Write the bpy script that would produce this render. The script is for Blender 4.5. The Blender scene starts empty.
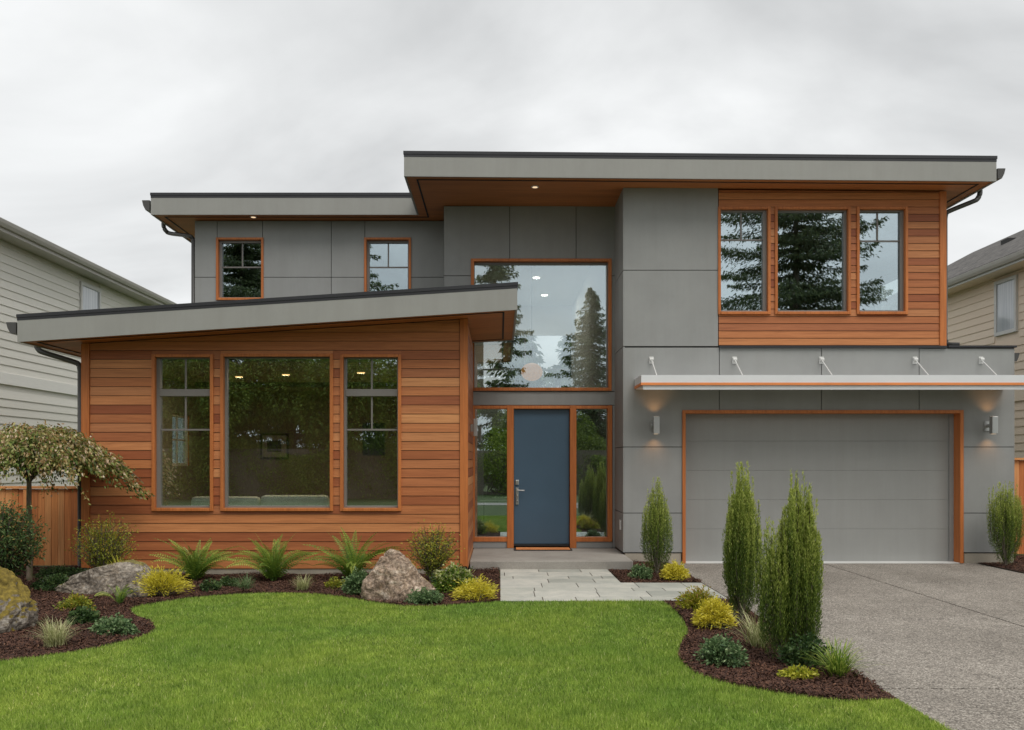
import bpy, bmesh, math, random
import numpy as np
from mathutils import Vector, noise
R = math.radians
SC = bpy.context.scene
COL = SC.collection
random.seed(7)
rng = np.random.default_rng(11)

# ------------------------------------------------------------------ camera
CZ = 1.57
cam_d = bpy.data.cameras.new("camera"); cam = bpy.data.objects.new("camera", cam_d); COL.objects.link(cam)
cam.location = (0, 0, CZ); cam.rotation_euler = (R(90), 0, 0)
cam_d.sensor_width = 36; cam_d.lens = 900/1024*36
cam_d.shift_x = 12/1024; cam_d.shift_y = 97/1024
cam_d.clip_start = .05; cam_d.clip_end = 2000
SC.camera = cam
SC.view_settings.view_transform = 'Standard'; SC.view_settings.look = 'None'
SC.view_settings.gamma = 1; SC.view_settings.use_curve_mapping = False
SC.view_settings.exposure = 0.39
# ------------------------------------------------------------------ sky: overcast cloud deck over a Nishita sky
SUN_EL, SUN_AZ = R(57), R(152)     # azimuth from +Y clockwise
w = bpy.data.worlds.new("World"); SC.world = w; w.use_nodes = True
nt = w.node_tree; N = nt.nodes; L = nt.links
bg = N['Background']; bg.inputs['Strength'].default_value = .1
sky = N.new('ShaderNodeTexSky'); sky.sky_type = 'NISHITA'; sky.sun_disc = False
sky.sun_elevation = SUN_EL; sky.sun_rotation = SUN_AZ
tc = N.new('ShaderNodeTexCoord')
sx = N.new('ShaderNodeSeparateXYZ'); L.new(tc.outputs['Generated'], sx.inputs[0])
def wm(op, a, b=None, c=None):
    n = N.new('ShaderNodeMath'); n.operation = op
    for i, v in enumerate((a, b, c)):
        if v is None: continue
        if isinstance(v, (int, float)): n.inputs[i].default_value = v
        else: L.new(v, n.inputs[i])
    return n.outputs[0]
zz = wm('ADD', wm('MAXIMUM', sx.outputs[2], 0), .34)
cx_ = wm('DIVIDE', sx.outputs[0], zz); cy_ = wm('DIVIDE', sx.outputs[1], zz)
cmb = N.new('ShaderNodeCombineXYZ'); L.new(cx_, cmb.inputs[0]); L.new(cy_, cmb.inputs[1])
n1 = N.new('ShaderNodeTexNoise'); n1.inputs['Scale'].default_value = 1.5; n1.inputs['Detail'].default_value = 6
n1.inputs['Roughness'].default_value = .5; n1.inputs['Distortion'].default_value = .5
mp = N.new('ShaderNodeMapping'); mp.inputs['Location'].default_value = (2.3, 5.1, 0); mp.inputs['Rotation'].default_value = (0, 0, .5)
mp.inputs['Scale'].default_value = (1, 1.2, 1)
L.new(cmb.outputs[0], mp.inputs[0]); L.new(mp.outputs[0], n1.inputs['Vector'])
cr = N.new('ShaderNodeValToRGB'); L.new(n1.outputs[0], cr.inputs[0])
cr.color_ramp.elements[0].position = .29; cr.color_ramp.elements[0].color = (.50, .508, .510, 1)
cr.color_ramp.elements[1].position = .60; cr.color_ramp.elements[1].color = (.79, .80, .80, 1)
vm = N.new('ShaderNodeVectorMath'); vm.operation = 'SCALE'; vm.inputs['Scale'].default_value = 9.3
L.new(cr.outputs[0], vm.inputs[0])
mx = N.new('ShaderNodeMixRGB'); mx.inputs[0].default_value = .96
L.new(sky.outputs[0], mx.inputs[1]); L.new(vm.outputs[0], mx.inputs[2]); L.new(mx.outputs[0], bg.inputs[0])
# ------------------------------------------------------------------ sun behind the cloud: very soft
sd = bpy.data.lights.new("sun", 'SUN'); sd.energy = 1.5; sd.angle = R(35); sd.color = (1, .965, .91)
sun = bpy.data.objects.new("sun", sd); COL.objects.link(sun)
dv = Vector((math.sin(SUN_AZ)*math.cos(SUN_EL), math.cos(SUN_AZ)*math.cos(SUN_EL), math.sin(SUN_EL)))
sun.rotation_euler = dv.to_track_quat('Z', 'Y').to_euler(); sun.location = (-6, -10, 20)

# ================================================================== materials
class NB:
    def __init__(s, name):
        s.m = bpy.data.materials.new(name); s.m.use_nodes = True
        s.t = s.m.node_tree; s.n = s.t.nodes; s.l = s.t.links
        s.p = s.n['Principled BSDF']; s.out = s.n['Material Output']
    def new(s, k, **kw):
        x = s.n.new('ShaderNode'+k)
        for a, v in kw.items(): setattr(x, a, v)
        return x
    def coord(s, scale=(1,1,1), loc=(0,0,0), kind='Object'):
        c = s.new('TexCoord'); m = s.new('Mapping'); m.inputs['Scale'].default_value = scale; m.inputs['Location'].default_value = loc
        s.l.new(c.outputs[kind], m.inputs[0]); return m.outputs[0]
    def noise(s, vec, scale, detail=4, rough=.5, dist=0):
        x = s.new('TexNoise'); x.inputs['Scale'].default_value = scale; x.inputs['Detail'].default_value = detail
        x.inputs['Roughness'].default_value = rough; x.inputs['Distortion'].default_value = dist
        s.l.new(vec, x.inputs['Vector']); return x.outputs[0]
    def ramp(s, fac, *stops, interp='LINEAR'):
        x = s.new('ValToRGB'); e = x.color_ramp.elements; x.color_ramp.interpolation = interp
        while len(e) < len(stops): e.new(.5)
        for i, (p, c) in enumerate(stops):
            e[i].position = p; e[i].color = (*c, 1) if len(c) == 3 else c
        s.l.new(fac, x.inputs[0]); return x.outputs[0]
    def mix(s, a, b, fac, mode='MIX'):
        x = s.new('MixRGB'); x.blend_type = mode
        for i, v in ((0, fac), (1, a), (2, b)):
            if isinstance(v, (int, float)): x.inputs[i].default_value = v
            elif isinstance(v, tuple): x.inputs[i].default_value = (*v, 1)
            else: s.l.new(v, x.inputs[i])
        return x.outputs[0]
    def math(s, op, a, b=0.0):
        x = s.new('Math'); x.operation = op
        for i, v in enumerate((a, b)):
            if isinstance(v, (int, float)): x.inputs[i].default_value = v
            else: s.l.new(v, x.inputs[i])
        return x.outputs[0]
    def attr(s, name):
        x = s.new('Attribute'); x.attribute_name = name; return x.outputs['Fac']
    def base(s, v):
        if isinstance(v, tuple): s.p.inputs['Base Color'].default_value = (*v, 1)
        else: s.l.new(v, s.p.inputs['Base Color'])
    def bump(s, h, strength=.3, dist=.01):
        x = s.new('Bump'); x.inputs['Strength'].default_value = strength; x.inputs['Distance'].default_value = dist
        s.l.new(h, x.inputs['Height']); s.l.new(x.outputs[0], s.p.inputs['Normal'])
    def set(s, **kw):
        for a, v in kw.items(): s.p.inputs[a.replace('_', ' ')].default_value = v
M = {}
def grey_mat(name, col, rough=.6, mottle=.1, scale=3, metal=0, fine=120):
    b = NB(name); v = b.coord()
    a = b.noise(v, scale, 5, .6); f = b.noise(v, fine, 2, .6)
    c1 = tuple(x*(1-mottle) for x in col); c2 = tuple(min(1, x*(1+mottle)) for x in col)
    c = b.ramp(a, (.3, c1), (.7, c2)); g = b.ramp(f, (.3, (1-mottle*.5,)*3), (.7, (1,)*3))
    c = b.mix(c, g, 1.0, 'MULTIPLY')
    if name in ('panel', 'garage', 'fascia', 'siding_pale'):
        st = b.noise(b.coord((5, 5, .35)), 1.4, 5, .65); c = b.mix(c, b.ramp(st, (.32, (.96, .955, .945)), (.62, (1.01,)*3)), 1.0, 'MULTIPLY')
    b.base(c); b.set(Roughness=rough, Metallic=metal); b.bump(f, .12, .002)
    M[name] = b.m; return b.m
grey_mat('panel', (.292, .296, .288), .62, .07, 1.6)
grey_mat('joint', (.055, .055, .052), .7)
grey_mat('fascia', (.315, .312, .29), .55, .05, 1.5)
grey_mat('cap', (.028, .028, .032), .42, .1, 2)
grey_mat('gutter', (.075, .072, .068), .38, .08, 2)
grey_mat('sash', (.20, .185, .17), .45, .06, 2)
grey_mat('garage', (.305, .308, .295), .5, .05, 1.2)
grey_mat('door_blue', (.060, .112, .168), .42, .05, 2)
grey_mat('rubber', (.02, .02, .02), .7)
grey_mat('steel', (.55, .55, .54), .32, .05, 3, .9)
grey_mat('canopy_metal', (.78, .79, .80), .42, .03, 3, .2)
grey_mat('canopy_stripe', (.82, .27, .08), .5, .08, 3)
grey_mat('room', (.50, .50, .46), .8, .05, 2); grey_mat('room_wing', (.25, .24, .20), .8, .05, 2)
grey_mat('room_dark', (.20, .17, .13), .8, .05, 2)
grey_mat('trim_white', (.66, .66, .64), .5, .05)
grey_mat('gutter_pale', (.47, .45, .41), .5, .06)
grey_mat('sofa', (.76, .82, .76), .9, .12, 8)
grey_mat('shade', (.64, .69, .74), .8, .05, 5)
def wood(name, axis, tones, rough=.5, gs=1.0):
    b = NB(name)
    sc = [26, 26, 26]; sc[axis] = 1.1
    v = b.coord(tuple(x*gs for x in sc))
    # shift the grain from board to board
    t = b.attr('tone'); cmbx = b.new('CombineXYZ'); off = b.math('MULTIPLY', t, 57.0)
    for i in range(3): b.l.new(off, cmbx.inputs[i])
    va = b.new('VectorMath'); va.operation = 'ADD'; b.l.new(v, va.inputs[0]); b.l.new(cmbx.outputs[0], va.inputs[1])
    g = b.noise(va.outputs[0], 1.6, 6, .62, .6)
    g2 = b.noise(va.outputs[0], .22, 3, .5, .3)
    n = len(tones)
    c = b.ramp(t, *[(i/(n-1), tones[i]) for i in range(n)])
    gr = b.ramp(g, (.28, (.66, .60, .56)), (.6, (1.04, 1.03, 1.0)))
    c = b.mix(c, gr, .8, 'MULTIPLY')
    c = b.mix(c, b.ramp(g2, (.3, (.82, .78, .74)), (.7, (1.08, 1.08, 1.06))), .8, 'MULTIPLY')
    b.base(c); b.set(Roughness=rough); b.p.inputs['Specular IOR Level'].default_value = .35; b.bump(g, .25, .003)
    M[name] = b.m
CED = [(.29, .082, .032), (.42, .142, .052), (.54, .208, .078), (.35, .106, .040), (.62, .265, .105), (.47, .168, .060), (.31, .088, .036), (.68, .315, .13)]
wood('cedar', 0, CED)
wood('cedar_vertical', 2, CED)
TR = [(.50, .165, .048), (.56, .19, .057), (.61, .215, .068)]
wood('trim', 2, TR, .45)
wood('trim_horizontal', 0, TR, .45)
wood('soffit', 0, [(.46, .165, .055), (.52, .195, .066), (.42, .145, .048)], .5)
wood('fence_wood', 2, [(.70, .265, .085), (.80, .36, .135), (.84, .41, .17), (.58, .19, .06), (.76, .31, .11)], .65)
def glass(name, refl=.42, tint=(.80, .86, .84), gtint=(.80, .91, .97)):
    b = NB(name); b.n.remove(b.p)
    tr = b.new('BsdfTransparent'); tr.inputs[0].default_value = (*tint, 1)
    gl = b.new('BsdfGlossy'); gl.inputs['Roughness'].default_value = .0; gl.inputs[0].default_value = (*gtint, 1)
    v = b.coord((.6, .6, .6)); nz = b.noise(v, 1.2, 1); bp = b.new('Bump'); bp.inputs['Strength'].default_value = .006; bp.inputs['Distance'].default_value = .02
    b.l.new(nz, bp.inputs['Height']); b.l.new(bp.outputs[0], gl.inputs['Normal'])
    fr = b.new('LayerWeight'); fr.inputs[0].default_value = .5
    mr = b.new('MapRange'); mr.inputs[3].default_value = refl; mr.inputs[4].default_value = 1
    pw = b.math('POWER', fr.outputs['Facing'], 3.5); b.l.new(pw, mr.inputs[0])
    mxs = b.new('MixShader'); b.l.new(mr.outputs[0], mxs.inputs[0]); b.l.new(tr.outputs[0], mxs.inputs[1]); b.l.new(gl.outputs[0], mxs.inputs[2])
    b.l.new(mxs.outputs[0], b.out.inputs[0]); M[name] = b.m
glass('glass', .40, (.88, .92, .90)); glass('glass_wing', .34, (.92, .95, .92)); glass('glass_upper', .46); glass('glass_entry', .37, (.94, .97, .95))
def emis(name, col, s):
    b = NB(name); b.base((.8, .8, .8)); b.p.inputs['Emission Color'].default_value = (*col, 1); b.p.inputs['Emission Strength'].default_value = s; M[name] = b.m
emis('lamp_soft', (1, .70, .42), .7); emis('lamp_warm', (1, .60, .24), 2.2); emis('lamp_white', (1, .9, .78), 6)
b = NB('pendant'); b.base(b.ramp(b.noise(b.coord(), 14, 2), (.4, (.10, .05, .015)), (.6, (.22, .12, .04)))); b.set(Roughness=.5)
b.p.inputs['Emission Color'].default_value = (1, .40, .08, 1); b.p.inputs['Emission Strength'].default_value = .34; M['pendant'] = b.m
# concrete, aggregate, pavers
def concrete(name, c1, c2, fine=90, bump=.2):
    b = NB(name); v = b.coord()
    a = b.noise(v, 1.3, 6, .6); f = b.noise(v, fine, 3, .7)
    c = b.ramp(a, (.3, c1), (.72, c2)); c = b.mix(c, b.ramp(f, (.3, (.72,)*3), (.65, (1.05,)*3)), .8, 'MULTIPLY')
    b.base(c); b.set(Roughness=.85); b.bump(f, bump, .004); M[name] = b.m
concrete('concrete', (.27, .25, .22), (.40, .375, .335))
concrete('foundation', (.34, .30, .24), (.46, .41, .33))
b = NB('aggregate'); v = b.coord()
vo = b.new('TexVoronoi'); vo.inputs['Scale'].default_value = 105; b.l.new(v, vo.inputs['Vector'])
sep = b.new('SeparateColor'); b.l.new(vo.outputs['Color'], sep.inputs[0])
c = b.ramp(sep.outputs[0], (0, (.10, .088, .075)), (.3, (.19, .17, .147)), (.65, (.31, .28, .245)), (1, (.53, .49, .435)))
a = b.noise(v, .7, 5, .6)
c = b.mix(c, b.ramp(a, (.3, (.70, .685, .66)), (.7, (1.08, 1.07, 1.05))), 1.0, 'MULTIPLY')
a2 = b.noise(v, 6, 4, .7)
ty = b.noise(b.coord((1.6, .12, 1)), 1.7, 4, .6, .4); c = b.mix(c, b.ramp(ty, (.36, (.92, .915, .91)), (.6, (1.03,)*3)), 1.0, 'MULTIPLY')
c = b.mix(c, b.ramp(a2, (.35, (.88,)*3), (.65, (1.06,)*3)), 1.0, 'MULTIPLY')
b.base(c); b.set(Roughness=.75); b.bump(vo.outputs['Distance'], .5, -.004); M['aggregate'] = b.m
b = NB('paver'); v = b.coord(); t = b.attr('tone')
c = b.ramp(t, (0, (.36, .365, .325)), (.5, (.46, .46, .41)), (1, (.56, .545, .49)))
c = b.mix(c, b.ramp(b.noise(v, 3.5, 6, .65), (.3, (.78, .8, .8)), (.7, (1.1, 1.08, 1.05))), 1.0, 'MULTIPLY')
f = b.noise(v, 60, 3); c = b.mix(c, b.ramp(f, (.3, (.88,)*3), (.7, (1.03,)*3)), 1.0, 'MULTIPLY')
b.base(c); b.set(Roughness=.8); b.bump(b.noise(v, 12, 6, .7), .3, .006); M['paver'] = b.m
b = NB('asphalt'); v = b.coord(); b.base(b.ramp(b.noise(v, 80, 3), (.3, (.035,)*3), (.7, (.07,)*3))); b.set(Roughness=.85); M['asphalt'] = b.m
b = NB('soil'); v = b.coord(); b.base(b.ramp(b.noise(v, 30, 5, .7), (.3, (.022, .011, .007)), (.7, (.07, .036, .022)))); b.set(Roughness=.95); b.bump(b.noise(v, 40, 4), .8, .02); M['soil'] = b.m
b = NB('mulch'); t = b.attr('tone'); b.base(b.ramp(t, (0, (.022, .010, .007)), (.45, (.078, .032, .018)), (.85, (.155, .070, .038)), (1, (.30, .17, .10)))); b.set(Roughness=.85); M['mulch'] = b.m
b = NB('turf'); v = b.coord(); b.base(b.ramp(b.noise(v, 3, 5), (.3, (.035, .062, .010)), (.7, (.065, .10, .018)))); b.set(Roughness=.9); M['turf'] = b.m
def leafmat(name, *cols, transl=.3, rough=.5, spec=.35):
    b = NB(name); t = b.attr('tone'); n = len(cols)
    c = b.ramp(t, *[(i/(n-1), cols[i]) for i in range(n)])
    b.base(c); b.set(Roughness=rough); b.p.inputs['Specular IOR Level'].default_value = spec
    tl = b.new('BsdfTranslucent'); b.l.new(c, tl.inputs[0]); mxs = b.new('MixShader'); mxs.inputs[0].default_value = transl
    b.l.new(b.p.outputs[0], mxs.inputs[1]); b.l.new(tl.outputs[0], mxs.inputs[2]); b.l.new(mxs.outputs[0], b.out.inputs[0]); M[name] = b.m
# lawn blades: patches of tone come from where the blade stands
b = NB('blade'); t = b.attr('tone'); v = b.coord()
c = b.ramp(t, (0, (.11, .205, .030)), (.45, (.31, .465, .080)), (.85, (.52, .65, .18)), (1, (.78, .78, .42)))
c = b.mix(c, b.ramp(b.noise(v, .55, 4, .6, .5), (.32, (.74, .84, .74)), (.7, (1.22, 1.10, 1.0))), 1.0, 'MULTIPLY')
c = b.mix(c, b.ramp(b.noise(v, 5, 3, .6), (.32, (.78, .80, .76)), (.7, (1.16, 1.12, 1.05))), 1.0, 'MULTIPLY')
b.base(c); b.set(Roughness=.55); b.p.inputs['Specular IOR Level'].default_value = .25
tl = b.new('BsdfTranslucent'); b.l.new(c, tl.inputs[0]); mxs = b.new('MixShader'); mxs.inputs[0].default_value = .3
b.l.new(b.p.outputs[0], mxs.inputs[1]); b.l.new(tl.outputs[0], mxs.inputs[2]); b.l.new(mxs.outputs[0], b.out.inputs[0]); M['blade'] = b.m
leafmat('fern', (.035, .085, .012), (.11, .21, .028), (.27, .38, .055), (.52, .55, .12))
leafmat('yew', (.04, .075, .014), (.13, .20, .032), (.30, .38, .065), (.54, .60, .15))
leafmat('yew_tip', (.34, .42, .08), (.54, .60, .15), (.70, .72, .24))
leafmat('gold', (.38, .36, .03), (.62, .55, .045), (.80, .70, .07), (.85, .76, .18))
leafmat('lime', (.20, .26, .02), (.38, .41, .03), (.54, .52, .05), (.62, .58, .12))
leafmat('deep', (.018, .045, .014), (.04, .085, .025), (.08, .14, .04), (.17, .24, .08))
leafmat('blue', (.04, .085, .035), (.10, .18, .07), (.19, .29, .12), (.38, .46, .24))
leafmat('nandina', (.08, .11, .015), (.19, .24, .028), (.36, .38, .04), (.52, .34, .05))
leafmat('maple', (.04, .07, .012), (.12, .18, .03), (.26, .30, .07), (.48, .42, .18), (.62, .42, .28), (.80, .70, .52))
leafmat('maple_rust', (.16, .12, .03), (.30, .17, .05), (.38, .26, .10), (.22, .22, .05))
leafmat('variegated', (.16, .20, .06), (.32, .36, .14), (.52, .52, .26), (.64, .62, .36))
leafmat('coral', (.14, .17, .03), (.40, .36, .06), (.62, .36, .13), (.66, .48, .22))
leafmat('conifer', (.035, .055, .022), (.08, .115, .045), (.14, .18, .065), (.21, .25, .09), transl=.25)
leafmat('broad', (.06, .10, .014), (.14, .21, .028), (.22, .30, .04), (.32, .38, .055))
b = NB('bark'); v = b.coord((1, 1, .25)); f = b.noise(v, 28, 5, .7); b.base(b.ramp(f, (.3, (.07, .055, .042)), (.7, (.22, .18, .14)))); b.set(Roughness=.9); b.bump(f, .6, .01); M['bark'] = b.m
b = NB('bark_moss'); v = b.coord((1, 1, .3)); f = b.noise(v, 28, 5, .7); c = b.ramp(f, (.3, (.10, .075, .055)), (.7, (.30, .23, .17)))
c = b.mix(c, (.10, .13, .03), b.ramp(b.noise(b.coord(), 6, 3), (.42, (0,)*3), (.6, (.8,)*3))); b.base(c); b.set(Roughness=.9); b.bump(f, .6, .01); M['bark_moss'] = b.m
def rock(name, cA, cB, cC, moss, mcol=(.30, .22, .02)):
    b = NB(name); v = b.coord(); v2 = b.coord((1, 1, 2.6))
    a = b.noise(v2, 2.2, 8, .65, 1.2); f = b.noise(v, 26, 5, .7); big = b.noise(v, 1.3, 3)
    c = b.ramp(a, (.30, cA), (.5, cB), (.68, cC)); c = b.mix(c, b.ramp(f, (.36, (.38,)*3), (.60, (1.2,)*3)), .9, 'MULTIPLY')
    vo = b.new('TexVoronoi'); vo.inputs['Scale'].default_value = 3.2; vo.feature = 'DISTANCE_TO_EDGE'; b.l.new(v2, vo.inputs['Vector'])
    c = b.mix(c, b.ramp(b.noise(b.coord((1, 1, 1.8)), 3.2, 7, .7, 2.2), (.44, (1,)*3), (.49, (.42, .36, .30)), (.52, (.5, .45, .38)), (.57, (1,)*3)), .8, 'MULTIPLY')
    c = b.mix(c, b.ramp(b.noise(v, 7, 4, .7, .8), (.60, (1,)*3), (.75, (1.35, 1.25, 1.1))), 1.0, 'MULTIPLY')
    # moss grows on upward faces
    g = b.new('NewGeometry'); sp = b.new('SeparateXYZ'); b.l.new(g.outputs['Normal'], sp.inputs[0])
    mm = b.math('ADD', b.math('MULTIPLY', sp.outputs[2], .42), b.math('MULTIPLY', b.noise(b.coord((1, 1, 1), (3.1, 1.7, .4)), 2.1, 5, .62), 1.15))
    mk = b.ramp(mm, (1.02-moss, (0,)*3), (1.10-moss, (1,)*3))
    mc = b.ramp(b.noise(v, 30, 3), (.3, tuple(x*.5 for x in mcol)), (.7, tuple(x*1.4 for x in mcol)))
    b.base(b.mix(c, mc, mk)); b.set(Roughness=.88)
    h = b.math('ADD', b.math('MULTIPLY', a, .6), b.math('MULTIPLY', f, .5)); b.bump(h, .75, .03); M[name] = b.m
rock('rock_grey', (.09, .072, .055), (.30, .258, .21), (.56, .51, .44), .03, (.20, .17, .05))
rock('rock_pink', (.11, .075, .05), (.46, .345, .26), (.74, .63, .52), .05, (.26, .18, .03))
rock('rock_moss', (.12, .10, .075), (.34, .30, .25), (.62, .57, .50), .33, (.20, .145, .022))
def siding_mat(name, c1, c2):
    b = NB(name); t = b.attr('tone'); v = b.coord((1, .15, 6)); f = b.noise(v, 30, 4)
    c = b.ramp(t, (0, c1), (1, c2)); b.base(b.mix(c, b.ramp(f, (.3, (.93,)*3), (.7, (1.03,)*3)), 1.0, 'MULTIPLY')); b.set(Roughness=.65); M[name] = b.m
siding_mat('siding_pale', (.74, .72, .65), (.80, .78, .71))
siding_mat('siding_tan', (.82, .665, .52), (.87, .73, .585))
b = NB('curtained'); b.base(b.ramp(b.noise(b.coord((1, 14, .3)), 2.5, 3), (.3, (.38, .42, .47)), (.7, (.62, .65, .68)))); b.set(Roughness=.06); b.p.inputs['Specular IOR Level'].default_value = .9; M['curtained'] = b.m
siding_mat('siding_band', (.86, .85, .80), (.87, .86, .81))
b = NB('shingle'); v = b.coord(); vo = b.new('TexVoronoi'); vo.inputs['Scale'].default_value = 9; b.l.new(v, vo.inputs['Vector']); sep = b.new('SeparateColor'); b.l.new(vo.outputs['Color'], sep.inputs[0])
b.base(b.ramp(sep.outputs[0], (0, (.045, .042, .04)), (1, (.14, .13, .12)))); b.set(Roughness=.9); M['shingle'] = b.m

# ================================================================== mesh helpers
class MB:
    """collects boxes, prisms and tubes into one mesh, each piece with a tone"""
    def __init__(s): s.v = []; s.f = []; s.t = []
    def box(s, x0, x1, y0, y1, z0, z1, tone=None):
        if x1 < x0: x0, x1 = x1, x0
        if y1 < y0: y0, y1 = y1, y0
        if z1 < z0: z0, z1 = z1, z0
        n = len(s.v)
        s.v += [(x0,y0,z0),(x1,y0,z0),(x1,y1,z0),(x0,y1,z0),(x0,y0,z1),(x1,y0,z1),(x1,y1,z1),(x0,y1,z1)]
        s.f += [(n,n+3,n+2,n+1),(n+4,n+5,n+6,n+7),(n,n+1,n+5,n+4),(n+1,n+2,n+6,n+5),(n+2,n+3,n+7,n+6),(n+3,n,n+4,n+7)]
        s.t += [random.random() if tone is None else tone]*6; return s
    def quad(s, *p, tone=None):
        n = len(s.v); s.v += [tuple(q) for q in p]; s.f.append(tuple(range(n, n+len(p)))); s.t.append(random.random() if tone is None else tone); return s
    def prism(s, poly, zb, zt, tone=.5):
        """poly: CCW list of (x,y); zb/zt: functions of (x,y) or numbers"""
        fb = zb if callable(zb) else (lambda x, y: zb); ft = zt if callable(zt) else (lambda x, y: zt)
        n = len(s.v); k = len(poly)
        s.v += [(x, y, fb(x, y)) for x, y in poly] + [(x, y, ft(x, y)) for x, y in poly]
        s.f += [tuple(n+i for i in reversed(range(k))), tuple(n+k+i for i in range(k))]
        for i in range(k):
            j = (i+1) % k; s.f.append((n+i, n+j, n+k+j, n+k+i))
        s.t += [tone]*(k+2); return s
    def tube(s, pts, rad, seg=8, tone=.5, sq=1.0):
        pts = [Vector(p) for p in pts]; n0 = len(s.v); rs = rad if isinstance(rad, (list, tuple)) else [rad]*len(pts)
        for i, p in enumerate(pts):
            d = (pts[min(i+1, len(pts)-1)]-pts[max(i-1, 0)]).normalized()
            up = Vector((0, 0, 1)) if abs(d.z) < .9 else Vector((0, 1, 0))
            a = d.cross(up).normalized(); b_ = a.cross(d).normalized()
            for k in range(seg):
                t = 2*math.pi*(k+.5)/seg
                s.v.append(tuple(p + a*math.cos(t)*rs[i] + b_*math.sin(t)*rs[i]*sq))
        for i in range(len(pts)-1):
            for k in range(seg):
                k2 = (k+1) % seg; q = n0+i*seg
                s.f.append((q+k, q+k2, q+seg+k2, q+seg+k)); s.t.append(tone)
        s.f.append(tuple(n0+k for k in range(seg))); s.f.append(tuple(n0+(len(pts)-1)*seg+k for k in reversed(range(seg)))); s.t += [tone, tone]
        return s
    def wall(s, Y, th, x0, x1, z0, z1, holes, tone=.5, axis='y'):
        """wall in plane y=Y (front) .. Y+th with rectangular holes; axis='x' swaps x and y"""
        xs = sorted({x0, x1, *[h[0] for h in holes], *[h[1] for h in holes]}); zs = sorted({z0, z1, *[h[2] for h in holes], *[h[3] for h in holes]})
        xs = [x for x in xs if x0 <= x <= x1]; zs = [z for z in zs if z0 <= z <= z1]
        nx, nz = len(xs)-1, len(zs)-1
        def solid(i, j):
            if i < 0 or j < 0 or i >= nx or j >= nz: return False
            cx, cz = (xs[i]+xs[i+1])/2, (zs[j]+zs[j+1])/2
            return not any(h[0] < cx < h[1] and h[2] < cz < h[3] for h in holes)
        sw = (lambda x, y, z: (x, y, z)) if axis == 'y' else (lambda x, y, z: (y, x, z))
        for i in range(nx):
            for j in range(nz):
                if not solid(i, j): continue
                a, b_, c, d = xs[i], xs[i+1], zs[j], zs[j+1]
                q = lambda *p: s.quad(*[sw(*k) for k in p], tone=tone)
                q((a,Y,c),(b_,Y,c),(b_,Y,d),(a,Y,d)); q((a,Y+th,c),(a,Y+th,d),(b_,Y+th,d),(b_,Y+th,c))
                if not solid(i-1, j): q((a,Y,c),(a,Y,d),(a,Y+th,d),(a,Y+th,c))
                if not solid(i+1, j): q((b_,Y,c),(b_,Y+th,c),(b_,Y+th,d),(b_,Y,d))
                if not solid(i, j-1): q((a,Y,c),(a,Y+th,c),(b_,Y+th,c),(b_,Y,c))
                if not solid(i, j+1): q((a,Y,d),(b_,Y,d),(b_,Y+th,d),(a,Y+th,d))
        return s
    def build(s, name, mat, parent=None, smooth=False, bevel=0):
        me = bpy.data.meshes.new(name); me.from_pydata(s.v, [], s.f); me.validate()
        at = me.attributes.new('tone', 'FLOAT', 'FACE')
        if len(at.data) == len(s.t): at.data.foreach_set('value', np.array(s.t, dtype=np.float32))
        me.materials.append(M[mat])
        if smooth: me.polygons.foreach_set('use_smooth', [True]*len(me.polygons))
        o = bpy.data.objects.new(name, me); COL.objects.link(o); o.parent = parent
        if bevel:
            m = o.modifiers.new('bevel', 'BEVEL'); m.width = bevel; m.segments = 2; m.limit_method = 'ANGLE'
        return o
def fast(name, V, k, tones, mat, parent=None):
    """numpy mesh of disjoint k-gons: V (n*k,3)"""
    V = np.asarray(V, dtype=np.float32).reshape(-1, 3); n = len(V)//k
    me = bpy.data.meshes.new(name); me.vertices.add(n*k); me.vertices.foreach_set('co', V.ravel())
    me.loops.add(n*k); me.loops.foreach_set('vertex_index', np.arange(n*k, dtype=np.int32))
    me.polygons.add(n); me.polygons.foreach_set('loop_start', np.arange(0, n*k, k, dtype=np.int32))
    me.update(calc_edges=True)
    at = me.attributes.new('tone', 'FLOAT', 'FACE'); at.data.foreach_set('value', np.asarray(tones, dtype=np.float32))
    me.materials.append(M[mat]); o = bpy.data.objects.new(name, me); COL.objects.link(o); o.parent = parent
    return o
def thing(name, label, cat, loc=(0, 0, 0), group=None):
    o = bpy.data.objects.new(name, None); COL.objects.link(o); o.location = loc; o.empty_display_size = .2
    o['label'] = label; o['category'] = cat
    if group: o['group'] = group
    return o
def tag(o, label, cat, group=None):
    o['label'] = label; o['category'] = cat
    if group: o['group'] = group
    return o
def struct(o): o['kind'] = 'structure'; return o
def leaves(P, D, length, width, droop=0.25, jit=.35, fold=.25):
    """rhombic folded leaves at P along D -> (n*4,3)"""
    n = len(P); D = D + rng.normal(0, jit, (n, 3)); D /= np.linalg.norm(D, axis=1)[:, None]+1e-9
    Rr = rng.normal(0, 1, (n, 3)); S = np.cross(D, Rr); S /= np.linalg.norm(S, axis=1)[:, None]+1e-9
    Nn = np.cross(S, D)
    ln = (length*rng.uniform(.65, 1.25, n))[:, None]; wd = (width*rng.uniform(.7, 1.2, n))[:, None]
    tip = P + D*ln; tip[:, 2] -= (droop*ln[:, 0])
    mid = P + D*ln*.45
    a = mid + S*wd*.5 + Nn*wd*fold; b_ = mid - S*wd*.5 + Nn*wd*fold
    return np.stack([P, a, tip, b_], 1).reshape(-1, 3)
def px(x, s): return (x-500)/s
def pz(y, s): return CZ + (462-y)/s
def G(x, y):
    d = 900*CZ/(y-462); return (x-500)*d/900, d

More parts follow.
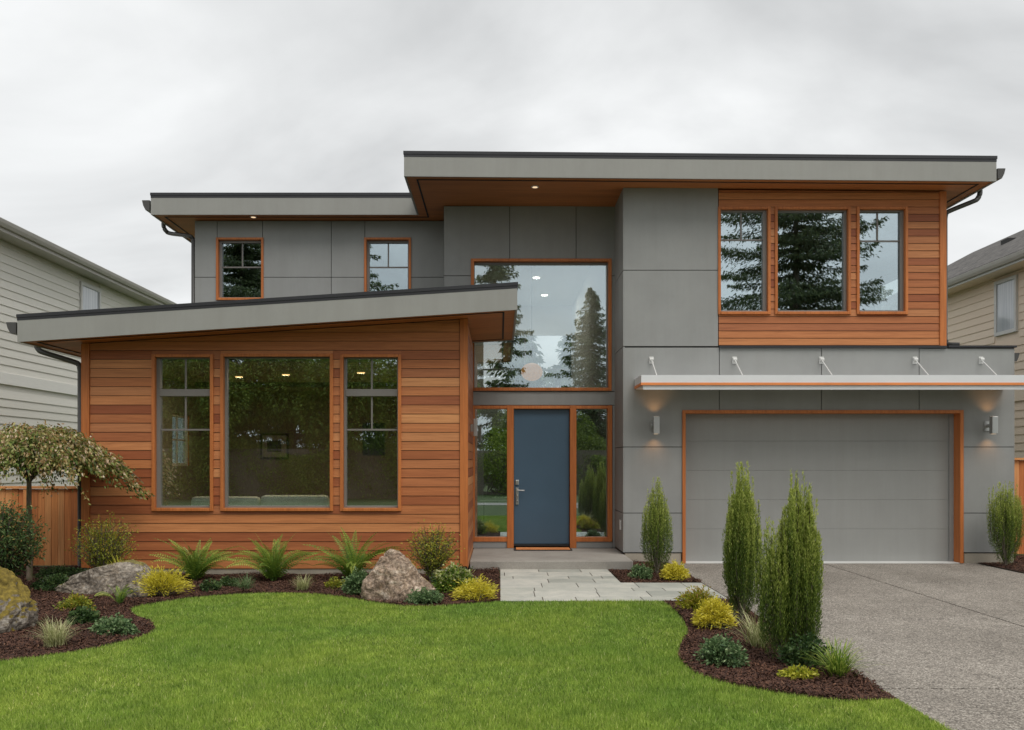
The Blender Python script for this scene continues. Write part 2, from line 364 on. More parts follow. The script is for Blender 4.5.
# ================================================================== ground
def flat(name, poly, z, mat, tone=.5):
    me = bmesh.new(); vs = [me.verts.new((x, y, z)) for x, y in poly]; es = [me.edges.new((vs[i], vs[(i+1) % len(vs)])) for i in range(len(vs))]
    bmesh.ops.triangle_fill(me, use_beauty=True, edges=es); bmesh.ops.recalc_face_normals(me, faces=me.faces)
    for f in me.faces:
        if f.normal.z < 0: f.normal_flip()
    m = bpy.data.meshes.new(name); me.to_mesh(m); me.free(); m.materials.append(M[mat]); o = bpy.data.objects.new(name, m); COL.objects.link(o)
    return struct(o)
flat('ground', [(-400, -400), (400, -400), (400, 500), (-400, 500)], -.05, 'turf')
flat('lawn_ground', [(-14, -2.6), (2.62, -2.6), (2.62, 13.4), (-14, 13.4)], 0, 'turf')
mb = MB()   # driveway slabs with tooled joints
jx = [2.625, 5.0, 7.38]; jy = [-2.6, .76, 3.5, 6.24, 9.0, 11.75, 13.96]
for i in range(2):
    for j in range(6):
        mb.box(jx[i]+.010, jx[i+1]-.010, jy[j]+.014, jy[j+1]-.014, -.08, .0, .5)
struct(mb.build('driveway', 'aggregate', bevel=.006))
flat('driveway_base', [(2.62, -2.6), (7.4, -2.6), (7.4, 13.96), (2.62, 13.96)], -.02, 'joint')
struct(MB().box(-40, 40, -4.2, -2.7, -.1, .004).build('sidewalk', 'concrete'))
struct(MB().box(-60, 60, -13.5, -4.6, -.14, -.10).build('road', 'asphalt'))
struct(MB().box(-60, 60, -4.6, -4.22, -.14, .0).build('kerb', 'concrete'))
flat('side_lawn', [(11.42, -2.6), (40, -2.6), (40, 30), (11.42, 30)], -.01, 'turf')
# lawn edges, picked out as ground points
edge_l = [(-140, 668), (-60, 668), (0, 663), (55, 656), (110, 646), (135, 640), (150, 634.5), (156, 630), (153, 625), (146, 620.5), (136, 616.5), (130, 612), (132, 608.5), (150, 605.5), (179, 600.5), (200, 598), (228, 595.5), (267, 593.5), (316, 594.5), (350, 599.5), (369, 603), (390, 606), (408, 607.5), (437, 607), (470, 604.5), (500, 602)]
edge_r = [(663, 602.3), (672, 608), (681, 617), (687, 627), (688.5, 634), (685, 641), (680, 648), (678, 655), (681, 663), (693, 674), (708, 680), (729, 686), (755, 691), (782, 695), (810, 699), (836, 701.5), (865, 702), (897, 700.5)]
def smooth_poly(pts, it=2):
    for _ in range(it):
        q = [pts[0]]
        for a, b_ in zip(pts[:-1], pts[1:]):
            q.append((a[0]*.75+b_[0]*.25, a[1]*.75+b_[1]*.25)); q.append((a[0]*.25+b_[0]*.75, a[1]*.25+b_[1]*.75))
        q.append(pts[-1]); pts = q
    return pts
EL = smooth_poly([G(*p) for p in edge_l]); ER = smooth_poly([G(*p) for p in edge_r])
bed_left = EL + [(-.01, 13.0), (-.46, 13.0), (-.46, 12.56), (-5.75, 12.56), (-5.85, 13.36), (-12, 13.36)]
bed_right = ER + [(2.615, 10.1), (ER[0][0], 10.1)]
bed_mini = [(1.57, 11.62), (2.615, 11.62), (2.615, 13.96), (1.57, 13.96)]
bed_side = [(7.40, 9.4), (11.4, 9.4), (11.4, 15), (7.95, 15), (7.95, 13.97), (7.40, 13.97)]
BEDS = [bed_left, bed_right, bed_mini, bed_side]
for p in BEDS: flat('mulch_bed', p, .006, 'soil')
def inside(P, poly):
    x, y = P[:, 0], P[:, 1]; r = np.zeros(len(P), bool); n = len(poly)
    for i in range(n):
        x1, y1 = poly[i]; x2, y2 = poly[(i+1) % n]
        if y1 == y2: continue
        c = ((y1 > y) != (y2 > y)) & (x < (x2-x1)*(y-y1)/(y2-y1)+x1); r ^= c
    return r
# mulch chips
CH = []
for p, dens in zip(BEDS, (8000, 15000, 9000, 4000)):
    a = np.array(p); lo, hi = a.min(0), a.max(0); lo = np.maximum(lo, [-8.5, 0]); n = int(dens*np.prod(hi-lo))
    q = rng.uniform(lo, hi, (n, 2)); CH.append(q[inside(q, p)])
Q = np.concatenate(CH); n = len(Q)
zc = .012 + .022*np.abs(rng.normal(0, 1, n)) * (0.5+.5*np.sin(Q[:, 0]*5+np.sin(Q[:, 1]*4)*2))
C3 = np.column_stack([Q, zc]); ang = rng.uniform(0, 2*np.pi, n); tl_ = rng.normal(0, .38, n)
U = np.column_stack([np.cos(ang)*np.cos(tl_), np.sin(ang)*np.cos(tl_), np.sin(tl_)]); W_ = np.column_stack([-np.sin(ang), np.cos(ang), rng.normal(0, .5, n)])
ll = (rng.gamma(3, .0032, n)+.004)[:, None]; ww = (rng.uniform(.002, .005, n))[:, None]
V = np.stack([C3-U*ll-W_*ww, C3+U*ll-W_*ww*.6, C3+U*ll*.9+W_*ww, C3-U*ll*.8+W_*ww], 1)
o = fast('mulch', V, 4, rng.beta(2, 2.6, n), 'mulch'); o['kind'] = 'stuff'; o['label'] = 'reddish brown bark mulch covering the planting beds'
# lawn blades
def lawn_pts():
    out = []
    for d0, d1, dens in ((4.2, 6, 21000), (6, 7.5, 15000), (7.5, 9, 11500), (9, 11.6, 9000)):
        x0, x1 = -.60*d1-.9, 2.615; n = int(dens*(x1-x0)*(d1-d0))
        q = np.column_stack([rng.uniform(x0, x1, n), rng.uniform(d0, d1, n)])
        keep = ~inside(q, bed_left) & ~inside(q, bed_right) & ~((q[:, 0] > -.005) & (q[:, 1] > 10.08))
        out.append(q[keep])
    return np.concatenate(out)
Q = lawn_pts(); n = len(Q)
# nibble at the border so that the edge is not a cut line
h = rng.uniform(.018, .040, n)*(1+.18*np.sin(Q[:, 0]*2.3+np.sin(Q[:, 1]*1.7)*1.5)); ang = rng.uniform(0, 2*np.pi, n); lean = rng.gamma(2, .007, n)
B0 = np.column_stack([Q, np.zeros(n)]); ws = rng.uniform(.0018, .0034, n)*(.7+Q[:, 1]/14)
T = B0 + np.column_stack([np.cos(ang)*lean, np.sin(ang)*lean, h]); s2 = rng.uniform(0, 2*np.pi, n)
S = np.column_stack([np.cos(s2)*ws, np.sin(s2)*ws, np.zeros(n)])
tone = np.clip(rng.beta(2.2, 2.2, n)*.9 + (rng.random(n) < .03)*.5, 0, 1)
o = fast('lawn_grass', np.stack([B0-S, B0+S, T], 1), 3, tone, 'blade'); o['kind'] = 'stuff'; o['label'] = 'short bright green mown lawn grass'
# paved path: rows of slabs of uneven length
mb = MB()
def rows(x0, x1, ys, seed):
    rr = random.Random(seed)
    for a, b_ in zip(ys[:-1], ys[1:]):
        x = x0 - rr.uniform(0, .5)
        while x < x1:
            L_ = rr.choice([.38, .45, .6, .6, .75]); a0, a1 = max(x, x0), min(x+L_, x1)
            if a1-a0 > .05:
                z = .016+rr.uniform(-.002, .002); mb.box(a0+.004, a1-.004, a+.004, b_-.004, -.02, z, rr.random())
            x += L_
rows(0, 1.56, [11.6, 12.0, 12.3, 12.7, 13.06], 3); rows(0, 2.60, [10.1, 10.4, 10.85, 11.15, 11.6], 8)
pa = struct(mb.build('path', 'paver', bevel=.005))
flat('path_base', [(0, 10.1), (2.61, 10.1), (2.61, 11.61), (1.56, 11.61), (1.56, 13.06), (0, 13.06)], .008, 'soil')

# ================================================================== the house
house = thing('house', 'modern two storey house clad in grey panels and orange cedar boards', 'house', (0, 14, 0))
house.location = (0, 0, 0)
YW, YE, YL, YG = 12.5, 15.0, 900/56.5, 900/64.5
SW, SE, SL, SG = 72, 60, 56.5, 64.5
def H(mb, name, mat, parent=None, **k): return mb.build(name, mat, parent or house, **k)
def zroof(x): return 5.835 - (.0085*(x+1.433) if x > -1.433 else 0)
# windows: trim rect (px), glass rects, bars
def window(Y, s, outer, glassr, bars=(), rail=None, setback=.07, trim=True, gmat='glass', label=None, trimw=None, bot=None):
    X0, X1, Z1, Z0 = px(outer[0], s), px(outer[2], s), pz(outer[1], s), pz(outer[3], s)
    gx0, gx1, gz1, gz0 = px(glassr[0], s), px(glassr[2], s), pz(glassr[1], s), pz(glassr[3], s)
    tw = trimw or 3.2/s
    root = MB()
    f0, f1 = Y-.045, Y+.11
    root.box(X0, X0+tw, f0, f1, Z0, Z1, .3).box(X1-tw, X1, f0, f1, Z0, Z1, .6)
    root.box(X0+tw, X1-tw, f0+.003, f1, Z1-tw*.9, Z1, .5).box(X0+tw, X1-tw, f0-.012, f1, Z0, Z0+tw, .4)
    wn = H(root, 'window', 'trim', bevel=.004)
    if label: wn['label'] = label
    sa = MB(); a, b_, c, d = X0+tw, X1-tw, Z0+tw, Z1-tw*.9; y0, y1 = Y+setback-.045, Y+setback+.03
    sa.box(a, gx0, y0, y1, c, d).box(gx1, b_, y0, y1, c, d).box(gx0, gx1, y0+.002, y1, c, gz0).box(gx0, gx1, y0+.002, y1, gz1, d)
    for r in (rail or ()):
        sa.box(gx0-.01, gx1+.01, y0-.006, y1, pz(r[1], s), pz(r[0], s))
    for x0, y0_, x1, y1_ in bars:
        sa.box(px(x0, s), px(x1, s), Y+setback-.012, Y+setback+.012, pz(y1_, s), pz(y0_, s))
    sa.build('sash', 'sash', wn, bevel=.003)
    MB().box(gx0-.005, gx1+.005, Y+setback, Y+setback+.005, gz0-.005, gz1+.005).build('pane', gmat, wn)
    return (X0+.004, X1-.004, Z0+.004, Z1-.004)
wing_holes = [
 window(YW, SW, (152.5, 354.5, 214, 511), (159.5, 358.5, 210, 506), [(183.3, 358, 184.9, 389), (183.3, 396, 184.9, 429), (159, 428.8, 210, 430.6)], [(389, 396)], gmat='glass_wing'),
 window(YW, SW, (221, 354, 333.5, 511), (226.5, 358, 330, 506), gmat='glass_wing'),
 window(YW, SW, (340.5, 354.5, 401.5, 511), (346, 358.5, 397, 506), [(370.4, 358, 372, 389), (370.4, 396, 372, 429), (346, 428.8, 397, 430.6)], [(389, 396)], gmat='glass_wing')]
up_holes = [
 window(YG, SG, (717.6, 207.2, 770, 314.7), (721, 211.5, 763.5, 310), [(741.3, 211, 742.9, 239), (721, 238.3, 763.5, 239.9)], gmat='glass_upper', trimw=.042),
 window(YG, SG, (774.3, 207.2, 850, 314.7), (777.5, 211.5, 844.5, 310), gmat='glass_upper', trimw=.042),
 window(YG, SG, (856, 207.2, 907, 314.7), (858.7, 211.5, 901, 310), [(878.2, 211, 879.8, 240), (858.7, 239.4, 901, 241)], gmat='glass_upper', trimw=.042)]
left_holes = [
 window(YL, SL, (216.6, 238, 264, 300.5), (221.5, 242.5, 260.6, 297), [(240.8, 242, 242.2, 266.5), (221.5, 265.9, 260.6, 267.3)], gmat='glass_upper', trimw=.042),
 window(YL, SL, (364.4, 238, 411.3, 300.5), (369, 242.5, 407.6, 297), [(387.2, 242, 388.6, 266.5), (369, 265.9, 407.6, 267.3)], gmat='glass_upper', trimw=.042)]
ent_hole = window(YE, SE, (471, 259, 611.4, 391), (474.6, 264, 607, 388.2), gmat='glass_entry', setback=.08)
# siding
def siding(name, Y, x0, x1, z0, z1, sp, holes, mat='cedar', ztop=None, parent=None, rnd=None):
    mb = MB(); rr = random.Random(rnd or 5); z = z0
    while z < z1:
        a, b_ = z+.003, min(z+sp-.0035, z1)
        xs = sorted({x0, x1, *[h[0] for h in holes if h[2] < b_ and h[3] > a], *[h[1] for h in holes if h[2] < b_ and h[3] > a]})
        xs = [x for x in xs if x0 <= x <= x1]
        last = rr.random()
        for u, v in zip(xs[:-1], xs[1:]):
            cx = (u+v)/2; tone = rr.random(); pieces = [(a, b_)]
            for h in holes:
                if h[0] < cx < h[1]:
                    nn = []
                    for c, d in pieces:
                        if h[2] >= d or h[3] <= c: nn.append((c, d))
                        else:
                            if h[2] > c: nn.append((c, h[2]))
                            if h[3] < d: nn.append((h[3], d))
                    pieces = nn
            for c, d in pieces:
                if d-c < .006: continue
                if ztop:
                    ta, tb = ztop(u), ztop(v)
                    if c >= max(ta, tb): continue
                    if d > min(ta, tb):
                        k = (tb-ta)/(v-u); cuts = sorted({u, v, *[x for x in ((c-ta)/k+u, (d-ta)/k+u) if u < x < v]}) if k else [u, v]
                        for u2, v2 in zip(cuts[:-1], cuts[1:]):
                            if ztop((u2+v2)/2) > c+.001: mb.prism([(u2, Y-.024), (v2, Y-.024), (v2, Y), (u2, Y)], c, lambda x, y: max(c+.001, min(d, ztop(x))), tone)
                        continue
                # lap: the foot of each board stands a little proud
                n = len(mb.v); mb.box(u, v, Y-.024, Y, c, d, tone)
                for k in (4, 5): q = mb.v[n+k]; mb.v[n+k] = (q[0], Y-.016, q[2])
        z += sp
    return H(mb, name, mat, parent)
def zwing(x): return 3.164 + (x+6.41)*.0646      # underside of the wing roof
zb_w = pz(568.5, SW)
H(MB().wall(YW, .12, -5.8, -.46, zb_w, 3.02, wing_holes), 'wing_wall', 'joint')
H(MB().prism([(-5.8, YW), (-.46, YW), (-.46, YW+.1), (-5.8, YW+.1)], 3.022, lambda x, y: zwing(x)+.02), 'gable_wall', 'joint')
siding('wood_siding', YW, -5.8+.115, -.46-.10, zb_w, 3.6, .1262, wing_holes, ztop=zwing, rnd=12)
for a, b_ in ((-5.8, -5.69), (-.555, -.444)):
    H(MB().prism([(a, YW-.04), (b_, YW-.04), (b_, YW+.02), (a, YW+.02)], pz(567.5, SW) if a < -3 else pz(566, SW), lambda x, y: zwing(x)+.005, .2 if a < -3 else .55), 'corner_board', 'trim')
# wing: right return wall, left side wall with its window
MBs = MB(); z = zb_w
while z < 3.6:
    MBs.box(-.464, -.446, YW+.03, YE-.01, z+.004, min(z+.121, 3.52)); z += .1262
H(MBs, 'side_siding', 'cedar')
side_hole = (15.55, 16.5, 1.5, 2.42)
H(MB().wall(-5.8, .1, YW+.122, 20, zb_w, 3.15, [side_hole], axis='x'), 'side_wall', 'cedar')
H(MB().box(-5.78, -.47, YW-.012, YW+.1, -.05, zb_w-.002), 'foundation', 'foundation')
H(MB().box(-5.78, -5.6, YW+.1, 20, -.05, zb_w-.002), 'foundation', 'foundation')
# grey panels: slabs with open joints over a dark backing
def panels(name, Y, rects, holes, s, th=.022, gap=.011):
    mb = MB()
    for x0, y0, x1, y1 in rects:
        X0, X1, Z1, Z0 = px(x0, s)+gap/2, px(x1, s)-gap/2, pz(y0, s)-gap/2, pz(y1, s)+gap/2
        mb.wall(Y-th, th-.002, X0, X1, Z0, Z1, [h for h in holes if h[0] < X1 and h[1] > X0 and h[2] < Z1 and h[3] > Z0])
    return H(mb, name, 'panel', bevel=0)
ZT = 5.82
H(MB().wall(YL, .1, px(195, SL), -.95, 2.9, ZT, left_holes), 'upper_wall', 'joint')
panels('panel_cladding', YL, [(195, 221, 217.5, 277.5), (217.5, 221, 262.8, 277.5), (262.8, 221, 331.5, 277.5), (331.5, 221, 365, 277.5), (365, 221, 446, 277.5), (195, 277.5, 331.5, 330), (331.5, 277.5, 446, 330)], left_holes, SL)
# entry wall
dz = dict(x0=px(471, SE), x1=px(612, SE), z1=pz(405.5, SE), z0=pz(541.5, SE))
door_hole = (px(471, SE)+.004, px(612, SE)-.004, pz(546, SE), dz['z1']-.004)
EX0, EX1 = px(443.75, SE), 1.93
H(MB().wall(YE, .1, EX0, EX1, .05, ZT, [ent_hole, door_hole]), 'entry_wall', 'joint')
EXP = 500+EX1*SE
panels('panel_cladding', YE, [(443.75, 206.3, 509.7, 276), (509.7, 206.3, 576, 276), (576, 206.3, EXP, 276), (443.75, 276, 509.7, 391.5), (509.7, 276, 576, 391.5), (576, 276, EXP, 391.5), (443.75, 391.5, EXP, 405.3), (612, 405.3, EXP, 548), (443.75, 405, 480, 548)], [ent_hole, (px(470, SE), px(612.5, SE), 0, dz['z1'])], SE)
# return of the grey tower beside the entry
mb = MB()
for a, b_ in ((552.5, 513), (513, 447), (447, 346.5), (346.5, 270.5), (270.5, 187.5)):
    mb.box(1.908, 1.93, YG-.02, YE-.024, pz(a, SG)+.006, pz(b_, SG)-.006)
H(mb, 'return_cladding', 'panel')
H(MB().box(1.93, 2.03, YG+.1, YE-.01, .05, ZT), 'return_wall', 'joint')
# garage and tower front
gar_hole = (px(682.5, SG), px(963, SG), -.2, pz(410.5, SG))
H(MB().wall(YG, .1, 1.93, 7.97, pz(551, SG), 3.34, [gar_hole]).wall(YG, .1, 1.93, 6.9, 3.34, zroof(6.9)-.01, up_holes), 'garage_wall', 'joint')
zP = 188
panels('panel_cladding', YG, [(624, zP, 718, 270.5), (624, 270.5, 718, 346.5), (624, 347.5, 719, 447), (719, 347.5, 821, 411), (821, 347.5, 918.5, 411), (918.5, 348.5, 1014, 447), (624, 447, 719, 513), (918.5, 447, 1014, 513), (624, 513, 719, 552.5), (918.5, 513, 1014, 552.5)], [gar_hole], SG)
siding('wood_siding', YG, px(718.5, SG), px(938.9, SG), pz(345.5, SG), 5.8, .1128, up_holes, ztop=lambda x: zroof(x)-.012, rnd=33)
H(MB().box(px(938.9, SG), px(945.3, SG), YG-.04, YG+.02, pz(346, SG), zroof(6.9)-.008, .6), 'corner_board', 'trim')
H(MB().box(px(718.5, SG), px(945.5, SG), YG-.06, YG-.001, pz(348.3, SG), pz(346.1, SG)), 'flashing', 'cap')
H(MB().wall(6.86, .05, YG+.102, 23, 3.3, zroof(6.9)-.01, [(15.3, 16.3, 3.95, 4.75)], axis='x'), 'side_wall', 'panel')
H(MB().box(6.93, 7.99, YG-.05, 23, 3.341, 3.372), 'roof_cap', 'cap')
H(MB().box(7.90, 7.97, YG+.102, 23, -.05, 3.34), 'side_wall', 'panel')
for a, b_ in ((px(625, SG), px(681, SG)), (px(964, SG), 7.96)): H(MB().box(a, b_, YG-.01, YG+.09, -.1, pz(552.6, SG)-.01), 'foundation', 'foundation')
H(MB().box(-5.4, -5.32, YL+.1, 23, 3.0, ZT).box(-5.8, 7.97, 22.98, 23.1, -.05, .1).box(-5.4, -.6, 23, 23.1, -.05, 5.8).box(2.1, 7.9, 23, 23.1, -.05, 5.7).box(-.6, 2.1, 23, 23.1, 4.9, 5.75).box(-.6, 2.1, 23, 23.1, 2.45, 2.95), 'rear_wall', 'panel')
# garage door frame and door
gx0, gx1, gz1 = px(681.9, SG), px(962.2, SG), pz(410.2, SG); SR = 63.67; YD = 900/SR
fr = MB().box(gx0, gx0+.05, YG-.05, YD, .004, gz1, .2).box(gx1-.055, gx1, YG-.05, YD, .004, gz1, .6).box(gx0+.05, gx1-.055, YG-.05, YD, gz1-.05, gz1, .5)
frame = H(fr, 'garage_door_frame', 'trim', bevel=.004)
for a, b_ in ((gx0+.05, gx0+.10), (gx1-.12, gx1-.055)): H(MB().box(a, b_, YD-.03, YD+.02, .004, gz1-.05), 'door_stop', 'panel')
gd = MB(); zs = [.008] + [CZ+(462-y)/SR for y in (529, 499.8, 470.3, 441, 411)]
for a, b_ in zip(zs[:-1], zs[1:]): gd.box(gx0+.10, gx1-.12, YD+.002, YD+.05, a+.0012, b_-.0012)
g_ = H(gd, 'garage_door', 'garage', bevel=.0025)
MB().box(gx0+.10, gx1-.12, YD+.02, YD+.07, .008, zs[-1]+.05).build('door_backing', 'garage', g_)
MB().box(gx0+.05, gx1-.055, YG-.03, YD+.001, .001, .012).build('door_threshold', 'trim_white', g_)
# front door unit
fr = MB(); y0, y1 = YE-.04, YE+.12; zt, zb = dz['z1'], dz['z0']; zt2 = pz(408.8, SE); zf = .14
fr.box(px(471,SE), px(475,SE), y0, y1, zb, zt, .3).box(px(607.6,SE), px(612,SE), y0, y1, zb, zt, .5)
fr.box(px(507,SE), px(513.7,SE), y0-.01, y1, zf, zt, .6).box(px(569.8,SE), px(576.2,SE), y0-.01, y1, zf, zt, .2)
for a, b_ in ((475, 507), (513.7, 569.8), (576.2, 607.6)): fr.box(px(a,SE), px(b_,SE), y0+.003, y1, zt2, zt-.003, .7)
for a, b_ in ((475, 507), (576.2, 607.6)): fr.box(px(a,SE), px(b_,SE), y0+.003, y1, zb, pz(537,SE), .7)
H(fr, 'door_frame', 'trim', bevel=.004)
for a, b_ in ((471, 507), (576.2, 612.2)): H(MB().box(px(a,SE), px(b_,SE), YE-.02, YE+.1, zf, zb-.003), 'sill_panel', 'panel')
for a, b_ in ((475, 507), (576.2, 607.6)):
    sl = H(MB().box(px(a,SE), px(b_,SE), YE+.05, YE+.056, pz(537,SE), zt2), 'sidelight', 'glass')
dr = H(MB().box(px(514,SE), px(569.5,SE), YE+.04, YE+.09, pz(544,SE), zt2-.006), 'front_door', 'door_blue', bevel=.004)
MB().box(px(513.8,SE), px(569.7,SE), YE+.0, YE+.09, zf+.003, pz(544,SE)-.004).build('door_sweep', 'rubber', dr)
hx = px(517.2, SE)
MB().box(hx-.028, hx+.028, YE+.012, YE+.04, 1.19, 1.27, .5).build('deadbolt', 'steel', dr, bevel=.006)
hb = MB().box(hx-.024, hx+.024, YE+.018, YE+.04, .86, 1.14, .5); hb.tube([(hx, YE+.02, 1.10), (hx, YE-.04, 1.10), (hx+.12, YE-.045, 1.095)], .011, 8); hb.tube([(hx, YE+.02, 1.02), (hx, YE-.035, 1.0), (hx, YE-.035, .93), (hx, YE+.02, .90)], .010, 8)
hb.build('handle', 'steel', dr, bevel=.003)
# entry small fittings
H(MB().box(-.446, -.40, 13.55, 13.62, 2.03, 2.14).box(-.40, -.34, 13.5, 13.67, 1.96, 2.22), 'wall_light', 'steel', bevel=.006)
H(MB().box(1.885, 1.908, 14.15, 14.24, .50, .66), 'outlet_cover', 'trim_white', bevel=.006)
# ---- roofs: fascia boards, soffit, dark cap
def roof(outline, zs, fh, ch, y_label, label=None):
    """outline CCW (x,y), zs(x) underside"""
    base = MB().prism([(x, y) for x, y in inset(outline, .03)], lambda x, y: zs(x)+.012, lambda x, y: zs(x)+fh-.01, .5)
    r = H(base, 'roof', 'soffit')
    fa = MB(); cp = MB(); n = len(outline); ins = inset(outline, .03); ins2 = inset(outline, -.010); ins3 = inset(outline, -.003)
    for i in range(n):
        j = (i+1) % n; A, B, C, D = outline[i], outline[j], ins[j], ins[i]
        fa.prism([A, B, C, D], lambda x, y: zs(x), lambda x, y: zs(x)+fh)
    fa.build('fascia', 'fascia', r)
    cp.prism(ins3, lambda x, y: zs(x)+fh+.001, lambda x, y: zs(x)+fh+ch*.45); cp.prism(ins2, lambda x, y: zs(x)+fh+ch*.45+.002, lambda x, y: zs(x)+fh+ch)
    cp.build('roof_cap', 'cap', r)
    st = MB(); a1, a2 = inset(outline, .17), inset(outline, .195)
    for i in range(n):
        j = (i+1) % n; st.prism([a1[i], a1[j], a2[j], a2[i]], lambda x, y: zs(x)+.004, lambda x, y: zs(x)+.02)
    st.build('soffit_vent', 'rubber', r)
    return r
def inset(poly, d):
    n = len(poly); out = []
    for i in range(n):
        p0, p1, p2 = Vector(poly[i-1]), Vector(poly[i]), Vector(poly[(i+1) % n])
        e1, e2 = (p1-p0).normalized(), (p2-p1).normalized(); n1_, n2_ = Vector((-e1.y, e1.x)), Vector((-e2.y, e2.x))
        k = 1+n1_.dot(n2_); q = p1 + (n1_+n2_)*(d/k); out.append((q.x, q.y))
    return out
YR = 900/67; YRL = 900/58
main = [(-6.02, YRL), (-1.433, YRL), (-1.433, YR), (7.41, YR), (7.41, 23.6), (-6.02, 23.6)]
roof(main, zroof, .29, .088, 0)
YWF = 900/75.3
wingp = [(-6.41, YWF), (.23, YWF), (.23, YE-.03), (-.96, YE-.03), (-.96, YL-.03), (-6.41, YL-.03)]
roof(wingp, zwing, .285, .082, 0)
# recessed soffit lights
for X, Y, z in ((px(535, 64.6), 13.93, zroof(.5)), (px(253.5, 57.3), 15.7, 5.835)):
    if Y < 14: Y = 13.93
    m = MB(); m.tube([(X, Y, z+.004), (X, Y, z+.03)], .06, 14); sl = H(m, 'soffit_light', 'trim_white')
    m = MB(); m.tube([(X, Y, z+.001), (X, Y, z+.02)], .04, 12); m.build('lamp_lens', 'lamp_soft', sl)
# gutters with open trough profile, run along the eaves
def gutter(x, sgn, y0, y1, ztop, name='gutter', mat='gutter', sz=.13, parent=None, h=.13):
    prof = [(0, 0), (0, -h), (sz*.55, -h), (sz*.85, -h*.55), (sz, -.012), (sz, 0), (sz-.012, 0), (sz-.016, -.02), (sz*.8, -h*.55), (sz*.5, -h+.012), (.01, -h+.012), (.01, 0)]
    m = MB(); k = len(prof)
    a = [(x+sgn*p, y0, ztop+q) for p, q in prof]; b_ = [(x+sgn*p, y1, ztop+q) for p, q in prof]
    for i in range(k):
        j = (i+1) % k; m.quad(a[i], a[j], b_[j], b_[i], tone=.5)
    m.quad(*a[:6], tone=.5); m.quad(*b_[:6], tone=.5)
    return m.build(name, mat, parent or house)
gutter(-6.05, -1, YRL+.02, 23.5, 6.09, h=.17)
gutter(7.44, 1, YR+.02, 23.5, 5.96, h=.15, sz=.115)
gutter(-6.44, -1, YWF+.02, 15.8, 3.43, h=.15)
gutter(7.995, 1, 14.02, 22, 3.27, h=.13, sz=.10)
def pipe(pts, r=.038): return H(MB().tube(pts, r, 8), 'downspout', 'gutter', smooth=True)
def curve(pts, n=5):
    P = [Vector(p) for p in pts]; out = []
    for i in range(len(P)-1):
        p0, p1, p2, p3 = P[max(i-1, 0)], P[i], P[i+1], P[min(i+2, len(P)-1)]
        for k in range(n):
            t = k/n; out.append(.5*((2*p1)+(p2-p0)*t+(2*p0-5*p1+4*p2-p3)*t*t+(3*p1-p0-3*p2+p3)*t**3))
    out.append(P[-1]); return out
def spout(X0, Y0, Z0, X1, Y1, Zb):
    s = 1 if X1 > X0 else -1
    pts = curve([(X0, Y0, Z0), (X0, Y0, Z0-.10), (X0+s*.05, Y0-.01, Z0-.19), (X0+s*.14, Y0-.02, Z0-.235), (X1-s*.10, Y1, Z0-.36), (X1-s*.02, Y1, Z0-.41), (X1, Y1, Z0-.50)], 5)
    return pipe(pts+[Vector((X1, Y1, Zb))])
spout(-6.11, 16.35, 5.95, -5.445, 15.99, 3.2)
spout(7.495, 14.06, 5.86, 6.945, 14.05, 3.42)
spout(-6.50, 12.60, 3.33, -5.855, 12.56, .12)
H(MB().tube([(6.945, 14.05, 3.46), (6.96, 14.02, 3.40), (7.02, 13.98, 3.385), (7.12, 13.96, 3.38)], .045, 8), 'downspout_boot', 'rubber')
# ---- canopy over the garage
YC = 900/67.8; cx0, cx1 = 2.083, 7.79
cp = MB(); z0, zs1, zt = 2.692, 2.742, 2.853
cp.box(cx0, cx1, YC, YC+.05, zs1, zt, .5).box(cx0, cx0+.05, YC+.05, YG-.025, zs1, zt, .5).box(cx1-.05, cx1, YC+.05, YG-.025, zs1, zt, .5)
cp.box(cx0+.05, cx1-.05, YC+.05, YG-.025, 2.79, 2.806)
cp.box(cx0+.02, cx1-.02, YC+.055, YG-.026, z0, z0+.012); cp.box(cx0+.03, cx1-.03, YC+.02, YC+.05, z0-.052, z0+.012, .5)
for k in range(9):
    x = cx0+.55+k*.62; cp.box(x, x+.02, YC+.05, YG-.03, z0-.008, z0-.001)
can = H(cp, 'canopy', 'canopy_metal')
MB().box(cx0-.004, cx1+.004, YC-.008, YC+.05, z0+.013, zs1-.001, .5).box(cx0-.004, cx0+.05, YC+.051, YG-.026, z0+.013, zs1-.001, .5).box(cx1-.05, cx1+.004, YC+.051, YG-.026, z0+.013, zs1-.001, .5).build('canopy_trim', 'canopy_stripe', can)
for x in (651, 734, 820.7, 914, 980):
    X = px(x, SG)
    MB().tube([(X, YG-.06, 3.14), (X+.01, YG-.47, 2.86)], .009, 6).build('support_rod', 'trim_white', can)
    p = MB().box(X-.035, X+.035, YG-.034, YG-.023, 3.09, 3.20, .5); p.tube([(X-.03, YG-.055, 3.155), (X+.03, YG-.055, 3.155)], .025, 8); p.build('rod_plate', 'trim_white', can, bevel=.003)
